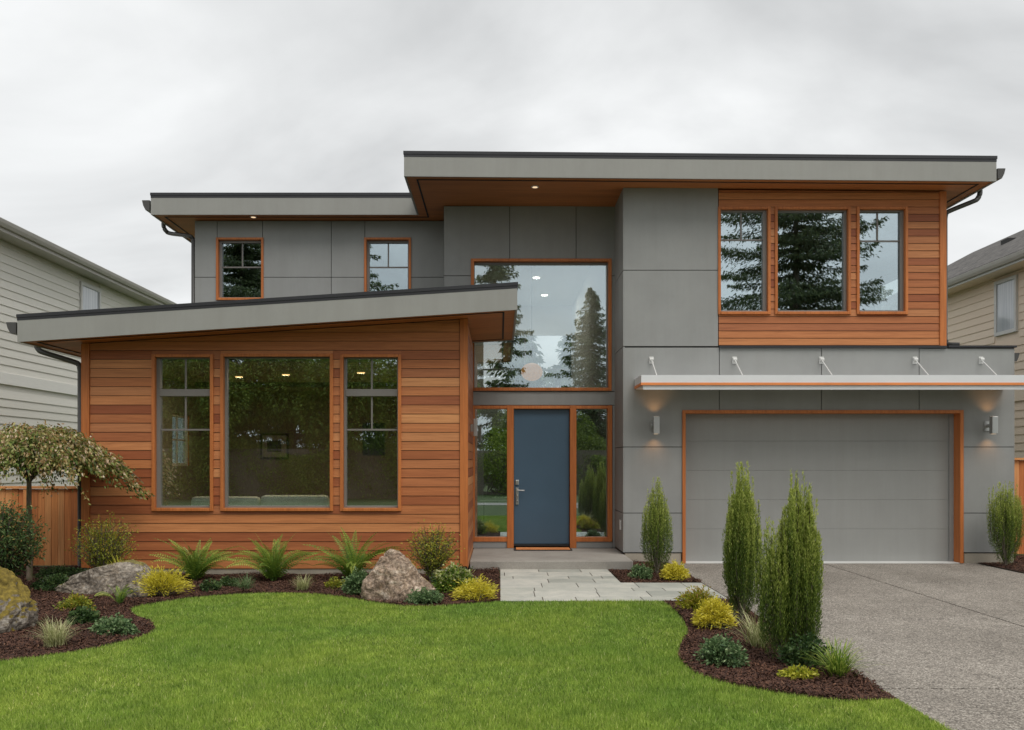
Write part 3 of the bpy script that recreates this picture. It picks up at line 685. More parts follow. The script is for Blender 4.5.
# ---- wall lamps, up and down light
for X in (2.385, 7.545):
    lp = H(MB().box(X-.045, X+.045, 13.71, 13.80, 2.0, 2.265, .5), 'wall_lamp', 'steel', bevel=.006)
    MB().tube([(X-.01, 13.80, 2.13), (X-.01, YG-.036, 2.13)], .03, 10).box(X-.055, X+.04, YG-.036, YG-.023, 2.05, 2.2).build('lamp_bracket', 'steel', lp)
    for up in (1, -1):
        MB().box(X-.03, X+.03, 13.735, 13.785, 2.2655 if up > 0 else 1.9975, 2.267 if up > 0 else 1.9995).build('lamp_lens', 'lamp_soft', lp)
        ld = bpy.data.lights.new('lamp_beam', 'SPOT'); ld.energy = 1.7; ld.color = (1, .48, .17); ld.spot_size = R(108); ld.spot_blend = 1; ld.shadow_soft_size = .02
        lo = bpy.data.objects.new('lamp_beam', ld); COL.objects.link(lo); lo.parent = house
        lo.location = (X, 13.80, 2.275 if up > 0 else 1.99); lo.rotation_euler = (R(180-12) if up > 0 else R(12), 0, 0)
# ---- rooms behind the glass
def room(x0, x1, y0, y1, z0, z1, mat='room', holes_back=(), holes_left=(), holes_right=()):
    m = MB().wall(y1, .05, x0, x1, z0, z1, list(holes_back))
    m.wall(x0-.04, .04, y0, y1, z0, z1, list(holes_left), axis='x').wall(x1, .04, y0, y1, z0, z1, list(holes_right), axis='x')
    m.box(x0, x1, y0, y1, z1, z1+.04); return H(m, 'room_walls', mat)
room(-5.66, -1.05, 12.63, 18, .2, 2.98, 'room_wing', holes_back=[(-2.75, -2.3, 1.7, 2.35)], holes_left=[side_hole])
H(MB().box(-5.66, -1.05, 12.63, 18, .12, .2), 'room_floor', 'cedar')
room(-.88, 1.85, 15.12, 22.9, .13, 5.55, 'room', holes_back=[(-.42, .5, .65, 2.44), (-.42, 1.82, 2.95, 4.79)])
H(MB().box(-.88, 1.85, 15.12, 22.9, .06, .13), 'room_floor', 'concrete')
H(MB().box(.15, 1.85, 17.2, 22.9, 2.55, 2.8), 'landing', 'room')
H(MB().box(.62, .65, 22.8, 22.89, 2.95, 4.79).box(-.42, 1.82, 22.82, 22.89, 3.9, 3.93), 'rear_mullion', 'sash')
room(3.35, 6.80, 14.1, 18, 3.4, 5.55, 'room', holes_right=[(15.3, 16.3, 3.95, 4.75)])
H(MB().box(3.35, 6.8, 14.1, 18, 3.32, 3.4), 'room_floor', 'cedar')
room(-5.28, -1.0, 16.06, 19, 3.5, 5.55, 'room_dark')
H(MB().box(-5.28, -1.0, 16.06, 19, 3.42, 3.5), 'room_floor', 'cedar')
def downlight(X, Y, z, name, warm=True, e=14, r=.075):
    m = MB().tube([(X, Y, z-.012), (X, Y, z)], r, 16); o = H(m, name, 'lamp_warm' if warm else 'lamp_white')
    ld = bpy.data.lights.new('ceiling_glow', 'AREA'); ld.shape = 'DISK'; ld.size = r*1.8; ld.energy = e*.6; ld.color = (1, .72, .42) if warm else (1, .88, .74)
    lo = bpy.data.objects.new('ceiling_glow', ld); COL.objects.link(lo); lo.parent = o; lo.location = (X, Y, z-.016)
for x, y in ((239, 376.6), (285.8, 374.5), (361, 372.5)):
    s = (462-y)/(2.98-CZ); downlight(px(x, s), 900/s, 2.98, 'ceiling_light', True, 22, .06)
for x, y in ((536.3, 277.6), (544.5, 295)):
    s = (462-y)/(5.55-CZ); downlight(px(x, s), 900/s, 5.55, 'ceiling_light', False, 22, .075)
sw = MB().box(-5.79, -5.72, 15.55, 15.60, 1.5, 2.42).box(-5.79, -5.72, 16.45, 16.5, 1.5, 2.42).box(-5.79, -5.72, 15.6, 16.45, 2.37, 2.42).box(-5.79, -5.72, 15.6, 16.45, 1.5, 1.55).box(-5.77, -5.74, 16.0, 16.03, 1.55, 2.37).box(-5.772, -5.742, 15.6, 16.45, 1.95, 1.98)
sw = H(sw, 'window', 'trim_white'); MB().box(-5.76, -5.755, 15.6, 16.45, 1.55, 2.37).build('pane', 'glass', sw)
# things inside
sf = thing('sofa', 'pale green two cushion sofa seen through the wide cedar framed window', 'sofa', (-3.6, 13.6, .2))
def boxl(name, p, r, mat, bevel=.05):
    x0, x1, y0, y1, z0, z1 = r; l = p.location
    return MB().box(x0-l.x, x1-l.x, y0-l.y, y1-l.y, z0-l.z, z1-l.z).build(name, mat, p, bevel=bevel)
for a, b_ in ((-4.55, -3.55), (-3.53, -2.53)):
    boxl('back_cushion', sf, (a, b_, 13.2, 13.42, .55, 1.06+.02*(a > -4)), 'sofa', .06); boxl('seat_cushion', sf, (a, b_, 13.42, 14.0, .5, .66), 'sofa')
boxl('sofa_base', sf, (-4.6, -2.48, 13.12, 14.0, .28, .49), 'sofa', .02)
boxl('armrest', sf, (-4.75, -4.57, 13.15, 14.0, .28, .82), 'sofa', .04); boxl('armrest', sf, (-2.51, -2.33, 13.15, 14.0, .28, .82), 'sofa', .04)
for a in (-4.6, -2.55):
    for c in (13.2, 13.9): boxl('leg', sf, (a, a+.05, c, c+.05, .2, .279), 'rubber', 0)
pic = thing('framed_picture', 'square black framed picture hung on the living room wall', 'picture', (-4.5, 17.98, 1.88))
boxl('frame', pic, (-4.78, -4.22, 17.95, 17.985, 1.63, 2.14), 'rubber', .004)
boxl('mat_board', pic, (-4.74, -4.26, 17.942, 17.949, 1.67, 2.10), 'fascia', 0)
boxl('print', pic, (-4.64, -4.36, 17.935, 17.941, 1.77, 2.0), 'joint', 0)
pd = thing('pendant_lamp', 'round woven amber pendant lamp hanging in the tall entry window', 'pendant lamp', (px(531.8, 50), 18, 5.55))
m = MB().tube([(0, 0, 0), (0, 0, -1.98)], .006, 6); m.build('cord', 'rubber', pd)
bm = bmesh.new(); bmesh.ops.create_uvsphere(bm, u_segments=28, v_segments=16, radius=.215)
for v in bm.verts: v.co.z = v.co.z*.84 - 2.18
me = bpy.data.meshes.new('lamp_shade'); bm.to_mesh(me); bm.free(); me.materials.append(M['pendant']); o = bpy.data.objects.new('lamp_shade', me); COL.objects.link(o); o.parent = pd
for p in me.polygons: p.use_smooth = True
bn = thing('bench', 'slim dark legged bench seen through the left glass beside the blue door', 'bench', (-.1, 22.4, .13))
boxl('seat', bn, (-.5, .35, 22.25, 22.6, .57, .62), 'sofa', .01)
for a in (-.42, .24):
    for c in (22.28, 22.53): boxl('leg', bn, (a, a+.03, c, c+.03, .13, .569), 'rubber', 0)
# ---- porch step and doormat
po = MB().box(-.44, 1.93, 13.04, YE-.03, -.05, .137, .5).build('porch_step', 'concrete', bevel=.012)
tag(po, 'wide concrete step in front of the blue entry door', 'step')
mt = thing('doormat', 'orange brown doormat with black rubber rim at the front door', 'doormat', (.7, 14.6, .137))
boxl('rim', mt, (px(514, 61.5), px(572, 61.5), 14.52, 14.90, .138, .150), 'rubber', .003)
boxl('mat_pile', mt, (px(515.5, 61.5)+.01, px(570.5, 61.5)-.01, 14.55, 14.87, .1505, .162), 'fence_wood', .003)

# ================================================================== neighbours
def lap_wall(name, X, sgn, y0, y1, z0, z1, sp, mat, root, holes=(), gapz=None):
    m = MB(); rr = random.Random(4); z = z0
    while z < z1:
        t = min(z+sp, z1)
        if not (gapz and z+sp*.5 > gapz[0] and z+sp*.5 < gapz[1]):
            segs = [(y0, y1)]
            for h in holes:
                if h[2] < t and h[3] > z:
                    segs = [q for a, b_ in segs for q in ((a, h[0]), (h[1], b_)) if q[1] > q[0]]
            for a, b_ in segs:
                tn = rr.random(); f = X+sgn*.022; g = X+sgn*.004
                m.quad((f, a, z), (f, b_, z), (g, b_, t), (g, a, t), tone=tn); m.quad((f, a, z), (X, a, z), (X, b_, z), (f, b_, z), tone=tn)
                m.quad((X, a, z), (f, a, z), (g, a, t), (X, a, t), tone=tn); m.quad((X, b_, z), (X, b_, t), (g, b_, t), (f, b_, z), tone=tn)
        z += sp
    return m.build(name, mat, root)
nl = thing('neighbour_house', 'pale grey lap sided house beyond the left fence', 'house', (0, 0, 0))
MB().box(-20.905, -10.735, 14.464, 28.041, -0.05, 6.339).build('wall', 'siding_pale', nl)
lap_wall('siding', -10.734, 1, 14.464, 28.018, .2, 6.35, 0.183, 'siding_pale', nl, holes=[(22.939, 24.125, 5.163, 6.293)], gapz=(3.208, 3.525))
MB().box(-10.733, -10.69, 14.464, 28.018, 3.254, 3.502).build('band_board', 'siding_band', nl)
MB().box(-21.696, -10.26, 13.899, 28.131, 6.35, 6.44).build('soffit', 'gutter_pale', nl)
m = MB(); m.quad((-10.147, 13.899, 6.519), (-10.147, 28.131, 6.519), (-15.82, 28.131, 7.932), (-15.82, 13.899, 7.932)); m.quad((-21.47, 13.899, 6.519), (-15.82, 13.899, 7.932), (-15.82, 28.131, 7.932), (-21.47, 28.131, 6.519)); m.quad((-21.357, 27.95, 6.44), (-10.622, 27.95, 6.44), (-15.82, 27.95, 7.898)); m.quad((-21.357, 14.577, 6.44), (-10.622, 14.577, 6.44), (-15.82, 14.577, 7.898))
m.build('roof', 'shingle', nl)
MB().box(-10.26, -10.226, 13.899, 28.131, 6.316, 6.519).build('fascia', 'gutter_pale', nl)
gutter(-10.226, 1, 13.899, 28.131, 6.519, mat='gutter_pale', parent=nl, sz=.13, h=.13)
wn = MB(); y0, y1, z0, z1 = 23.052, 24.012, 5.22, 6.101; a, b_ = -10.735, -10.678; e = 0.09
wn.box(a, b_, y0-e, y0, z0-e, z1+e).box(a, b_, y1, y1+e, z0-e, z1+e).box(a, b_-.002, y0, y1, z1, z1+e).box(a, b_-.002, y0, y1, z0-e, z0)
wn = wn.build('window', 'trim_white', nl); MB().box(-10.733, -10.71, y0, y1, z0, z1).build('pane', 'curtained', wn)
MB().box(-10.701, -10.599, 20.171, 20.34, 2.124, 2.327).build('meter_box', 'rubber', nl)
mt_ = MB().box(-10.701, -10.667, 19.662, 19.798, 2.0, 2.3).build('wall_lantern', 'bark', nl); MB().box(-10.667, -10.577, 19.673, 19.786, 2.06, 2.26).build('lantern_cage', 'rubber', mt_)
nr = thing('neighbour_house', 'tan lap sided house with dark shingle roof on the right', 'house', (0, 0, 0))
MB().box(11.52, 19.44, 16.32, 28.8, -0.05, 5.83).build('wall', 'siding_tan', nr)
lap_wall('siding', 11.519, -1, 16.32, 28.8, .2, 5.842, 0.18, 'siding_tan', nr, holes=[(19.944, 20.94, 4.426, 5.782)], gapz=(2.902, 3.262))
MB().box(11.472, 11.518, 16.32, 28.8, 2.926, 3.214).build('band_board', 'siding_tan', nr)
MB().box(11.04, 19.92, 15.72, 29.28, 5.842, 5.89).build('soffit', 'siding_tan', nr)
MB().box(11.004, 11.04, 15.72, 29.28, 5.818, 6.022).build('fascia', 'trim_white', nr)
gutter(11.004, -1, 15.72, 29.28, 5.998, mat='gutter_pale', parent=nr, sz=.12, h=.13)
m = MB(); m.quad((10.896, 15.72, 6.01), (15.36, 15.72, 8.386), (15.36, 29.28, 8.386), (10.896, 29.28, 6.01)); m.quad((19.8, 15.72, 6.01), (19.8, 29.28, 6.01), (15.36, 29.28, 8.386), (15.36, 15.72, 8.386)); m.quad((11.16, 16.32, 5.926), (19.56, 16.32, 5.926), (15.36, 16.32, 8.326)); m.quad((11.16, 28.8, 5.926), (19.56, 28.8, 5.926), (15.36, 28.8, 8.326))
m.build('roof', 'shingle', nr)
MB().box(13.62, 13.944, 24.12, 24.48, 7.246, 7.582).build('roof_vent', 'rubber', nr)
wn = MB(); y0, y1, z0, z1 = 20.088, 20.808, 4.558, 5.662; a, b_ = 11.466, 11.52; e = 0.08
wn.box(a, b_, y0-e, y0, z0-e, z1+e).box(a, b_, y1, y1+e, z0-e, z1+e).box(a, b_-.002, y0, y1, z1, z1+e).box(a, b_-.002, y0, y1, z0-e, z0)
wn = wn.build('window', 'trim_white', nr); MB().box(11.49, 11.516, y0, y1, z0, z1).build('pane', 'curtained', wn)
# ---- fences
def fence(name, x0, x1, Y, h, label, seed):
    t = thing(name, label, 'fence', (0, 0, 0)); rr = random.Random(seed); m = MB(); x = x0
    while x < x1:
        wd = .098; m.box(x, min(x+wd-.005, x1), Y+rr.uniform(-.004, .004), Y+.02, .03, h+rr.uniform(-.004, .004), rr.random()); x += wd
    m.build('boards', 'fence_wood', t)
    for q in (h-.25, .25): MB().box(x0, x1, Y+.021, Y+.06, q, q+.09).build('rail', 'fence_wood', t)
    MB().box(x0, x1, Y-.05, Y+.09, h+.005, h+.04, .3).build('cap_board', 'fence_wood', t)
    for p in ([x0+.02+i*1.75 for i in range(int((x1-x0)/1.75)+1)]):
        MB().box(p, p+.09, Y-.035, Y-.006, .0, h, .15).build('post', 'fence_wood', t)
    return t
fence('wooden_fence', -10.6, -5.87, 13.4, 1.17, 'low cedar board fence behind the weeping maple', 2)
fence('wooden_fence', 8.0, 11.4, 15.05, 1.60, 'tall cedar fence section beside the garage corner', 9)

# ================================================================== planting
def U3(n): v = rng.normal(0, 1, (n, 3)); return v/np.linalg.norm(v, axis=1)[:, None]
def lum(n, a=2, b_=2): return rng.beta(a, b_, n)
def stems(name, segs, root, mat='bark', r0=.012, r1=.004):
    m = MB()
    for pts in segs: m.tube(pts, [r0+(r1-r0)*i/max(1, len(pts)-1) for i in range(len(pts))], 5)
    return m.build(name, mat, root, smooth=True)
def fern(X, Y, label, Rr=.55, Hh=.5, n=18, mat='fern', seed=1, group='sword ferns along the cedar wall'):
    t = thing('fern', label, 'fern', (X, Y, .01), group); rr = random.Random(seed); Vs = []; T = []
    for i in range(n):
        az = 2*math.pi*i/n*1.62 + rr.uniform(-.3, .3); inner = rr.random() < .3
        el0 = R(rr.uniform(72, 88)) if inner else R(rr.uniform(50, 74)); ln = rr.uniform(.72, 1.08)*(Hh*1.18 if inner else math.hypot(Rr, Hh)*.95)
        bend = R(rr.uniform(25, 60)) if inner else R(rr.uniform(55, 105)); p = Vector((rr.uniform(-.03, .03), rr.uniform(-.03, .03), .01)); K = 24; tn = rr.random()
        d_az = Vector((math.cos(az), math.sin(az), 0)); sidev = Vector((-math.sin(az), math.cos(az), 0)); roll = rr.uniform(-.7, .7)
        for k in range(K):
            f = k/K; el = el0 - bend*f**1.3; d = (d_az*math.cos(el) + Vector((0, 0, 1))*math.sin(el)); q = p + d*ln/K
            nrm = sidev.cross(d).normalized(); sv = (sidev*math.cos(roll)+nrm*math.sin(roll)); w0 = .003
            Vs.append([tuple(p-sv*w0), tuple(q-sv*w0), tuple(q+sv*w0), tuple(p+sv*w0)]); T.append(.25)
            if k > 1:
                L_ = .066*(ln/.6)**.5*(min(1, f*5+.35))*(1-f**3.0)*rr.uniform(.93, 1.05)+.005
                for sgn in (1, -1):
                    out = (sv*sgn + d*.30).normalized(); a_ = p + out*L_; wd = ln/K*.50*rr.uniform(.8, 1.1); a_.z -= L_*rr.uniform(.05, .22)
                    Vs.append([tuple(p+out*.002-d*wd*.6), tuple(p+out*L_*.6-d*wd*.7), tuple(a_), tuple(p+out*L_*.45+d*wd*.8)]); T.append(min(1, max(0, .0+tn*.42+.22*rr.random()+.42*f)))
            p = q
    fast('fronds', np.array(Vs).reshape(-1, 3), 4, T, mat, t); return t
def blades(X, Y, label, name='grass_clump', cat='ornamental grass', n=160, h=.3, spread=.22, wd=.006, mat='variegated', group=None, bend=1.0):
    t = thing(name, label, cat, (X, Y, .01), group); Vs = []; T = []
    for i in range(n):
        az = rng.uniform(0, 2*np.pi); ln = h*rng.uniform(.6, 1.25); el = R(rng.uniform(40, 88)); p = np.array([rng.normal(0, .03), rng.normal(0, .03), 0.]); K = 5; tn = rng.random()
        s_ = np.array([-math.sin(az), math.cos(az), 0])
        for k in range(K):
            e = el - bend*R(75)*(k/K)**1.5*rng.uniform(.6, 1.1); q = p + np.array([math.cos(az)*math.cos(e), math.sin(az)*math.cos(e), math.sin(e)])*ln/K*(1+spread*.0)
            w0, w1 = wd*(1-.12*k)*.5, wd*(1-.12*(k+1))*.5
            if k == K-1: w1 = .0004
            Vs.append([p-s_*w0, p+s_*w0, q+s_*w1, q-s_*w1]); T.append(min(1, .2+.7*tn+.1*k/K)); p = q
    fast('leaf_blades', np.array(Vs).reshape(-1, 3), 4, T, mat, t); return t
def mound(X, Y, rx, ry, h, label, mat, name='shrub', cat='shrub', n=1800, leaf=.035, wd=.018, spiky=0., group=None, tonelo=0., z0=.0, arch=0., mat2=None, clumps=16):
    """shrub made of shoots that radiate from the base, leafy over the outer half"""
    t = thing(name, label, cat, (X, Y, .01), group)
    ns = max(30, n//22); dirs = U3(ns); dirs[:, 2] = np.abs(dirs[:, 2])*.9+.08; dirs /= np.linalg.norm(dirs, axis=1)[:, None]
    ln = rng.uniform(.72, 1.0+.35*spiky, ns); cl = U3(clumps); cl[:, 2] = np.abs(cl[:, 2]); gain = 1+.16*np.max(dirs@cl.T, axis=1)-.13
    tip = dirs*np.array([rx, ry, h])*(ln*gain)[:, None]; per = n//ns; P = []; D = []; T = []
    for i in range(ns):
        f = rng.beta(2.6, 1.1, per)[:, None]; lift = np.array([0, 0, h*.22])*np.sin(np.pi*f)*(1 if arch else .4)
        p = tip[i]*f + lift + rng.normal(0, leaf*.45, (per, 3)); P.append(p); D.append(np.tile(tip[i]/np.linalg.norm(tip[i]) + [0, 0, .15], (per, 1)))
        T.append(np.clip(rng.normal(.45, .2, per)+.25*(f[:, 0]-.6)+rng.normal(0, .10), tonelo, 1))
    P = np.concatenate(P); D = np.concatenate(D); T = np.concatenate(T); P[:, 2] = np.maximum(P[:, 2]+z0, .012)
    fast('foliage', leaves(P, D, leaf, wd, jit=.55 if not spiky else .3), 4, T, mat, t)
    if mat2:
        k = rng.random(len(P)) < .5; k &= P[:, 2] > h*.42; fast('tips', leaves(P[k]*1.05, D[k], leaf, wd, jit=.5), 4, T[k], mat2, t)
    sg = [[(0, 0, 0), tuple(tip[i]*.5*[.8, .8, 1.1]), tuple(tip[i]*.93)] for i in range(0, ns, 2)]
    stems('stems', sg, t, r0=.006, r1=.0015); return t
def column(X, Y, label, hw, h, n=15000, lobes=((0, 0, 1, 1),), seed=1, group='upright conifers beside the driveway', flare=.0, cut=.34):
    n = int(n*1.9)
    """upright shrub of many near-vertical feathery shoots; lobes: (dx, dy, height share, width share)"""
    t = thing('upright_shrub', label, 'upright shrub', (X, Y, .01), group); P = []; D = []; T = []; sg = []; tipk = []
    for dx, dy, hs, wsr in lobes:
        nsh = int(210*wsr+40)
        for i in range(nsh):
            az = rng.uniform(0, 2*np.pi); r = math.sqrt(rng.random()); H_ = h*hs*(1-cut*r**1.5)*rng.uniform(.72, 1.0)
            if rng.random() < .16: H_ = min(h*hs*1.03, H_*1.22)
            z0_ = .02+H_*rng.uniform(.0, .62); K = max(12, int(n/(len(lobes)*nsh)*(H_-z0_)/h*1.9)); f = np.sort(rng.random(K)); zz_ = z0_+(H_-z0_)*f
            u = zz_/(h*hs); body = np.interp(u, [0, .10, .28, .5, .75, 1], [.38, .72, 1.0, .96, .82, .66])
            rad = hw*wsr*r*body*(1+flare*u); wv = .014*np.sin(zz_*7+i*2.1)
            q = np.column_stack([dx+math.cos(az)*rad+wv, dy+math.sin(az)*rad, zz_]) + rng.normal(0, .010, (K, 3))*(1.15-.7*f[:, None]); P.append(q)
            side = U3(K)*.42; side[:, 2] = np.abs(side[:, 2])*.3; D.append(side + [math.cos(az)*.20, math.sin(az)*.20, .9])
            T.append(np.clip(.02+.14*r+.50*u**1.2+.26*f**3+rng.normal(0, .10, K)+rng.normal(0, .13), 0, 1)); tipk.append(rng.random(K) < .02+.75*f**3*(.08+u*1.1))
            if i % 6 == 0: sg.append([(dx*.6, dy*.6, 0), tuple(q[len(q)//3]*[.9, .9, 1]), tuple(q[-1])])
    P = np.concatenate(P); D = np.concatenate(D); T = np.concatenate(T); k = np.concatenate(tipk)
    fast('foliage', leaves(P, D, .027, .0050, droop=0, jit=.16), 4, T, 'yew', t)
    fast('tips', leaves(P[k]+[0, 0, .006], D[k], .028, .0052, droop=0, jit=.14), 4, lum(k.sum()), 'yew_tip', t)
    stems('stems', sg, t, r0=.007, r1=.0015); return t
def loose(X, Y, label, w_, h, mat, n=60, leaf=.035, seed=1, name='leafy_shrub', group=None, mat2=None):
    """open shrub: slender arching canes with small leaves"""
    t = thing(name, label, 'shrub', (X, Y, .01), group); P = []; D = []; T = []; sg = []
    for i in range(n):
        az = rng.uniform(0, 2*np.pi); r = rng.random()**.6; hh = h*rng.uniform(.55, 1.02)*(1-.25*r*r); tip = np.array([math.cos(az)*w_*r, math.sin(az)*w_*r*.8, hh]); K = 42
        f = (np.arange(K)/K)**.75*.85+.15; base = np.column_stack([tip[0]*f**1.5, tip[1]*f**1.5, hh*f]); q = base + rng.normal(0, .028, (K, 3))*(.4+f[:, None]); P.append(q); D.append(U3(K)+[math.cos(az)*.4, math.sin(az)*.4, .45])
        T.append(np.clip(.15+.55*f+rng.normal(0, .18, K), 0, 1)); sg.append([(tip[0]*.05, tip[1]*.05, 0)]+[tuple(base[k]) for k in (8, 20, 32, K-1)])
    P = np.concatenate(P); D = np.concatenate(D); T = np.concatenate(T); P[:, 2] = np.maximum(P[:, 2], .02)
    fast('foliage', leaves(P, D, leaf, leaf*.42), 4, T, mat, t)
    if mat2:
        k = rng.random(len(P)) < .14; fast('tips', leaves(P[k]*1.03, D[k], leaf, leaf*.42), 4, lum(k.sum()), mat2, t)
    stems('stems', sg, t, r0=.006, r1=.002); return t

# ferns in front of the cedar wall
for i, (x, y, rw, hh, lab) in enumerate((
    (194, 583, .50, .50, 'green sword fern under the left cedar framed window'),
    (273, 582, .48, .50, 'green sword fern midway along the cedar wall between two grass clumps'),
    (352, 583, .50, .54, 'tall green sword fern just left of the rounded boulder'))):
    X, Y = G(x, y); fern(X, max(11.75, min(Y, 12.0)), lab, rw*1.2, hh*1.14, 44, seed=i+3)
fern(*G(512-432, 604) if False else G(118, 606), 'small yellow green fern in front of the long flat boulder', .26, .22, 12, seed=9, group=None)
# columns
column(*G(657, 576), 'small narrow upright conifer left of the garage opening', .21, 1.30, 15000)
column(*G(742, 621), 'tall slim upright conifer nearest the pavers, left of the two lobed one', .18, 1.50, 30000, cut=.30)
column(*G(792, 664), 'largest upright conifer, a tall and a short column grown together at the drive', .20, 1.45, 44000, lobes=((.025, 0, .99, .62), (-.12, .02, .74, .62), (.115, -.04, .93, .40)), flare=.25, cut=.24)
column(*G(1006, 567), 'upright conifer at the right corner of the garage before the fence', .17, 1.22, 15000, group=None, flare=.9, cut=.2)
# shrubs and perennials
loose(*G(104, 584), 'airy olive green shrub at the left corner of the cedar wall', .42, .88, 'nandina', 150)
loose(*G(432, 583), 'airy yellow green shrub behind the rounded boulder', .36, .78, 'nandina', 130)
loose(*G(2, 596), 'dense dark green shrub with rusty leaves at the left edge by the fence', .48, 1.12, 'deep', 320, .05, mat2='maple_rust')
mound(*G(162, 597), .27, .22, .27, 'golden feathery mound beside the long flat boulder', 'gold', n=4200, leaf=.05, wd=.008, spiky=.8, arch=1)
mound(*G(477, 600), .21, .18, .17, 'yellow spiky low conifer beside the path', 'gold', n=3000, leaf=.055, wd=.008, spiky=1, arch=1)
mound(*G(454, 594), .27, .22, .35, 'cream and green variegated shrub right of the rounded boulder', 'fern', n=3200, leaf=.042, wd=.024, mat2='variegated')
mound(*G(425, 604), .22, .17, .17, 'low deep green mound at the foot of the rounded boulder', 'blue', n=2400, leaf=.03, wd=.018)
mound(*G(358, 596), .19, .16, .30, 'grey green leafy shrub left of the rounded boulder', 'blue', n=2600, leaf=.04, wd=.02)
mound(*G(210, 592), .14, .12, .14, 'small dark leafy plant at the foot of the left fern', 'deep', n=900)
mound(*G(228, 588), .16, .12, .12, 'small dark green plant right of the first fern', 'deep', n=1000)
mound(*G(336, 590), .15, .12, .14, 'low olive plant left of the third fern', 'nandina', n=1000, leaf=.03)
mound(*G(444, 588), .2, .12, .2, 'dark green plant under the airy shrub by the corner board', 'deep', n=1600)
mound(*G(114, 636), .20, .15, .17, 'low leafy green plant at the tip of the left bed', 'blue', n=1900, leaf=.034, wd=.024)
mound(*G(85, 625), .15, .12, .15, 'small round leafed plant left of the bed tip plant', 'deep', n=1200, leaf=.04, wd=.03)
mound(*G(55, 592), .30, .16, .20, 'dark green spreading groundcover at the foot of the maple', 'deep', n=2400)
mound(*G(62, 578), .42, .25, .14, 'flat dark groundcover along the low cedar fence', 'deep', n=2600)
mound(*G(78, 612), .20, .14, .17, 'loose olive groundcover plant in front of the long boulder', 'nandina', n=1200, leaf=.04)
mound(*G(642, 580), .19, .16, .20, 'grey green dome shrub at the foot of the small upright conifer', 'blue', n=2600, leaf=.03, wd=.016)
mound(*G(675, 581), .20, .16, .24, 'bright yellow dome shrub by the garage corner', 'gold', n=4200, leaf=.032, wd=.012, arch=1)
mound(*G(714, 629), .20, .17, .27, 'golden yellow dome shrub in front of the slim conifer', 'gold', n=4600, leaf=.045, wd=.010, arch=1)
mound(*G(698, 612), .20, .16, .21, 'green shrub with coral yellow tips at the paver corner', 'lime', n=2200, leaf=.04, wd=.014, mat2='coral', spiky=.5)
mound(*G(722, 666), .20, .17, .22, 'blue green leafy mound in the middle of the right bed', 'blue', n=2800, leaf=.034, wd=.02)
mound(*G(800, 679), .15, .08, .07, 'small lime edged plant at the foot of the largest conifer', 'lime', n=700, leaf=.03, wd=.016)
mound(*G(806, 668), .22, .17, .24, 'dark green shrub right of the largest conifer base', 'deep', n=2400, leaf=.04)
blades(*G(838, 679), 'green arching strap leaved clump at the driveway edge', n=240, h=.27, wd=.009, mat='fern')
blades(*G(757, 650), 'pale variegated grass between the two tall conifers', n=150, h=.36, wd=.008)
blades(*G(55, 647), 'pale green tufted grass in the left bed near the lawn', n=330, h=.25, wd=.005)
blades(*G(122, 590), 'tall yellow bladed grass behind the long flat boulder', n=150, h=.42, wd=.009, mat='lime', bend=.6)
blades(*G(245, 591), 'grey green grass clump between the first two ferns', n=200, h=.20, wd=.006, mat='blue')
blades(*G(303, 591), 'pale green grass clump between the second and third ferns', n=200, h=.19, wd=.006)

# ---- boulders
def boulder(X, Y, dims, prof, label, mat, seed, rot=0, cuts=9, flat_top=False):
    bm = bmesh.new(); bmesh.ops.create_icosphere(bm, subdivisions=6, radius=1); rr = random.Random(seed)
    pl = []
    for _ in range(cuts):
        nv = Vector((rr.uniform(-1, 1), rr.uniform(-1, .6), rr.uniform(-.2, 1))).normalized(); pl.append((nv, rr.uniform(.70, .88)))
    for v in bm.verts:
        p = v.co.copy()
        for nv, d in pl:
            e = p.dot(nv)-d
            if e > 0: p -= nv*e*.88
        o_ = Vector((seed*7.1, seed*3.3, 0)); k = 1+.14*noise.fractal(p*1.6+o_, 1, 2, 5)+.05*(1-abs(noise.noise(p*5+o_)))+.022*noise.noise(p*16+o_)+.010*noise.noise(p*40+o_)
        crease = noise.noise(p*2.6+o_*2); k -= .055*max(0, 1-abs(crease)*9)
        p *= k; p.z = min(p.z, .80+.10*p.x+.02*noise.noise(p*9)) if flat_top else p.z
        q = Vector((p.x*dims[0], p.y*dims[1], p.z*dims[2]*prof(p.x))); v.co = q
    bmesh.ops.translate(bm, vec=(0, 0, dims[2]*.12), verts=bm.verts)
    me = bpy.data.meshes.new('boulder'); bm.to_mesh(me); bm.free(); me.materials.append(M[mat])
    me.polygons.foreach_set('use_smooth', [True]*len(me.polygons))
    o = bpy.data.objects.new('boulder', me); COL.objects.link(o); o.location = (X, Y, 0); o.rotation_euler = (0, 0, rot); tag(o, label, 'boulder', 'boulders set in the mulch beds'); return o
ip = lambda pts: (lambda x: float(np.interp(x, [a for a, _ in pts], [b_ for _, b_ in pts])))
boulder(-4.70, 10.85, (.62, .34, .40), ip([(-1, .42), (-.6, .62), (-.1, .88), (.35, 1.0), (.65, .92), (1, .5)]), 'long low grey boulder with a flat sloping top behind the maple trunk', 'rock_grey', 4, cuts=4, flat_top=True)
boulder(-4.24, 10.5, (.27, .18, .24), ip([(-1, 1), (1, 1)]), 'small grey rock against the right end of the long boulder', 'rock_grey', 8)
boulder(-1.12, 10.30, (.45, .32, .46), ip([(-1, .95), (-.55, 1.06), (-.1, 1.0), (.3, .74), (.65, .52), (1, .4)]), 'rounded pinkish grey boulder leaning left among the plants by the ferns', 'rock_pink', 15, cuts=6)
boulder(-4.93, 8.45, (.58, .36, .53), ip([(-1, 1.0), (.2, 1.05), (1, .8)]), 'pale boulder capped with golden moss at the left edge', 'rock_moss', 21, cuts=6)

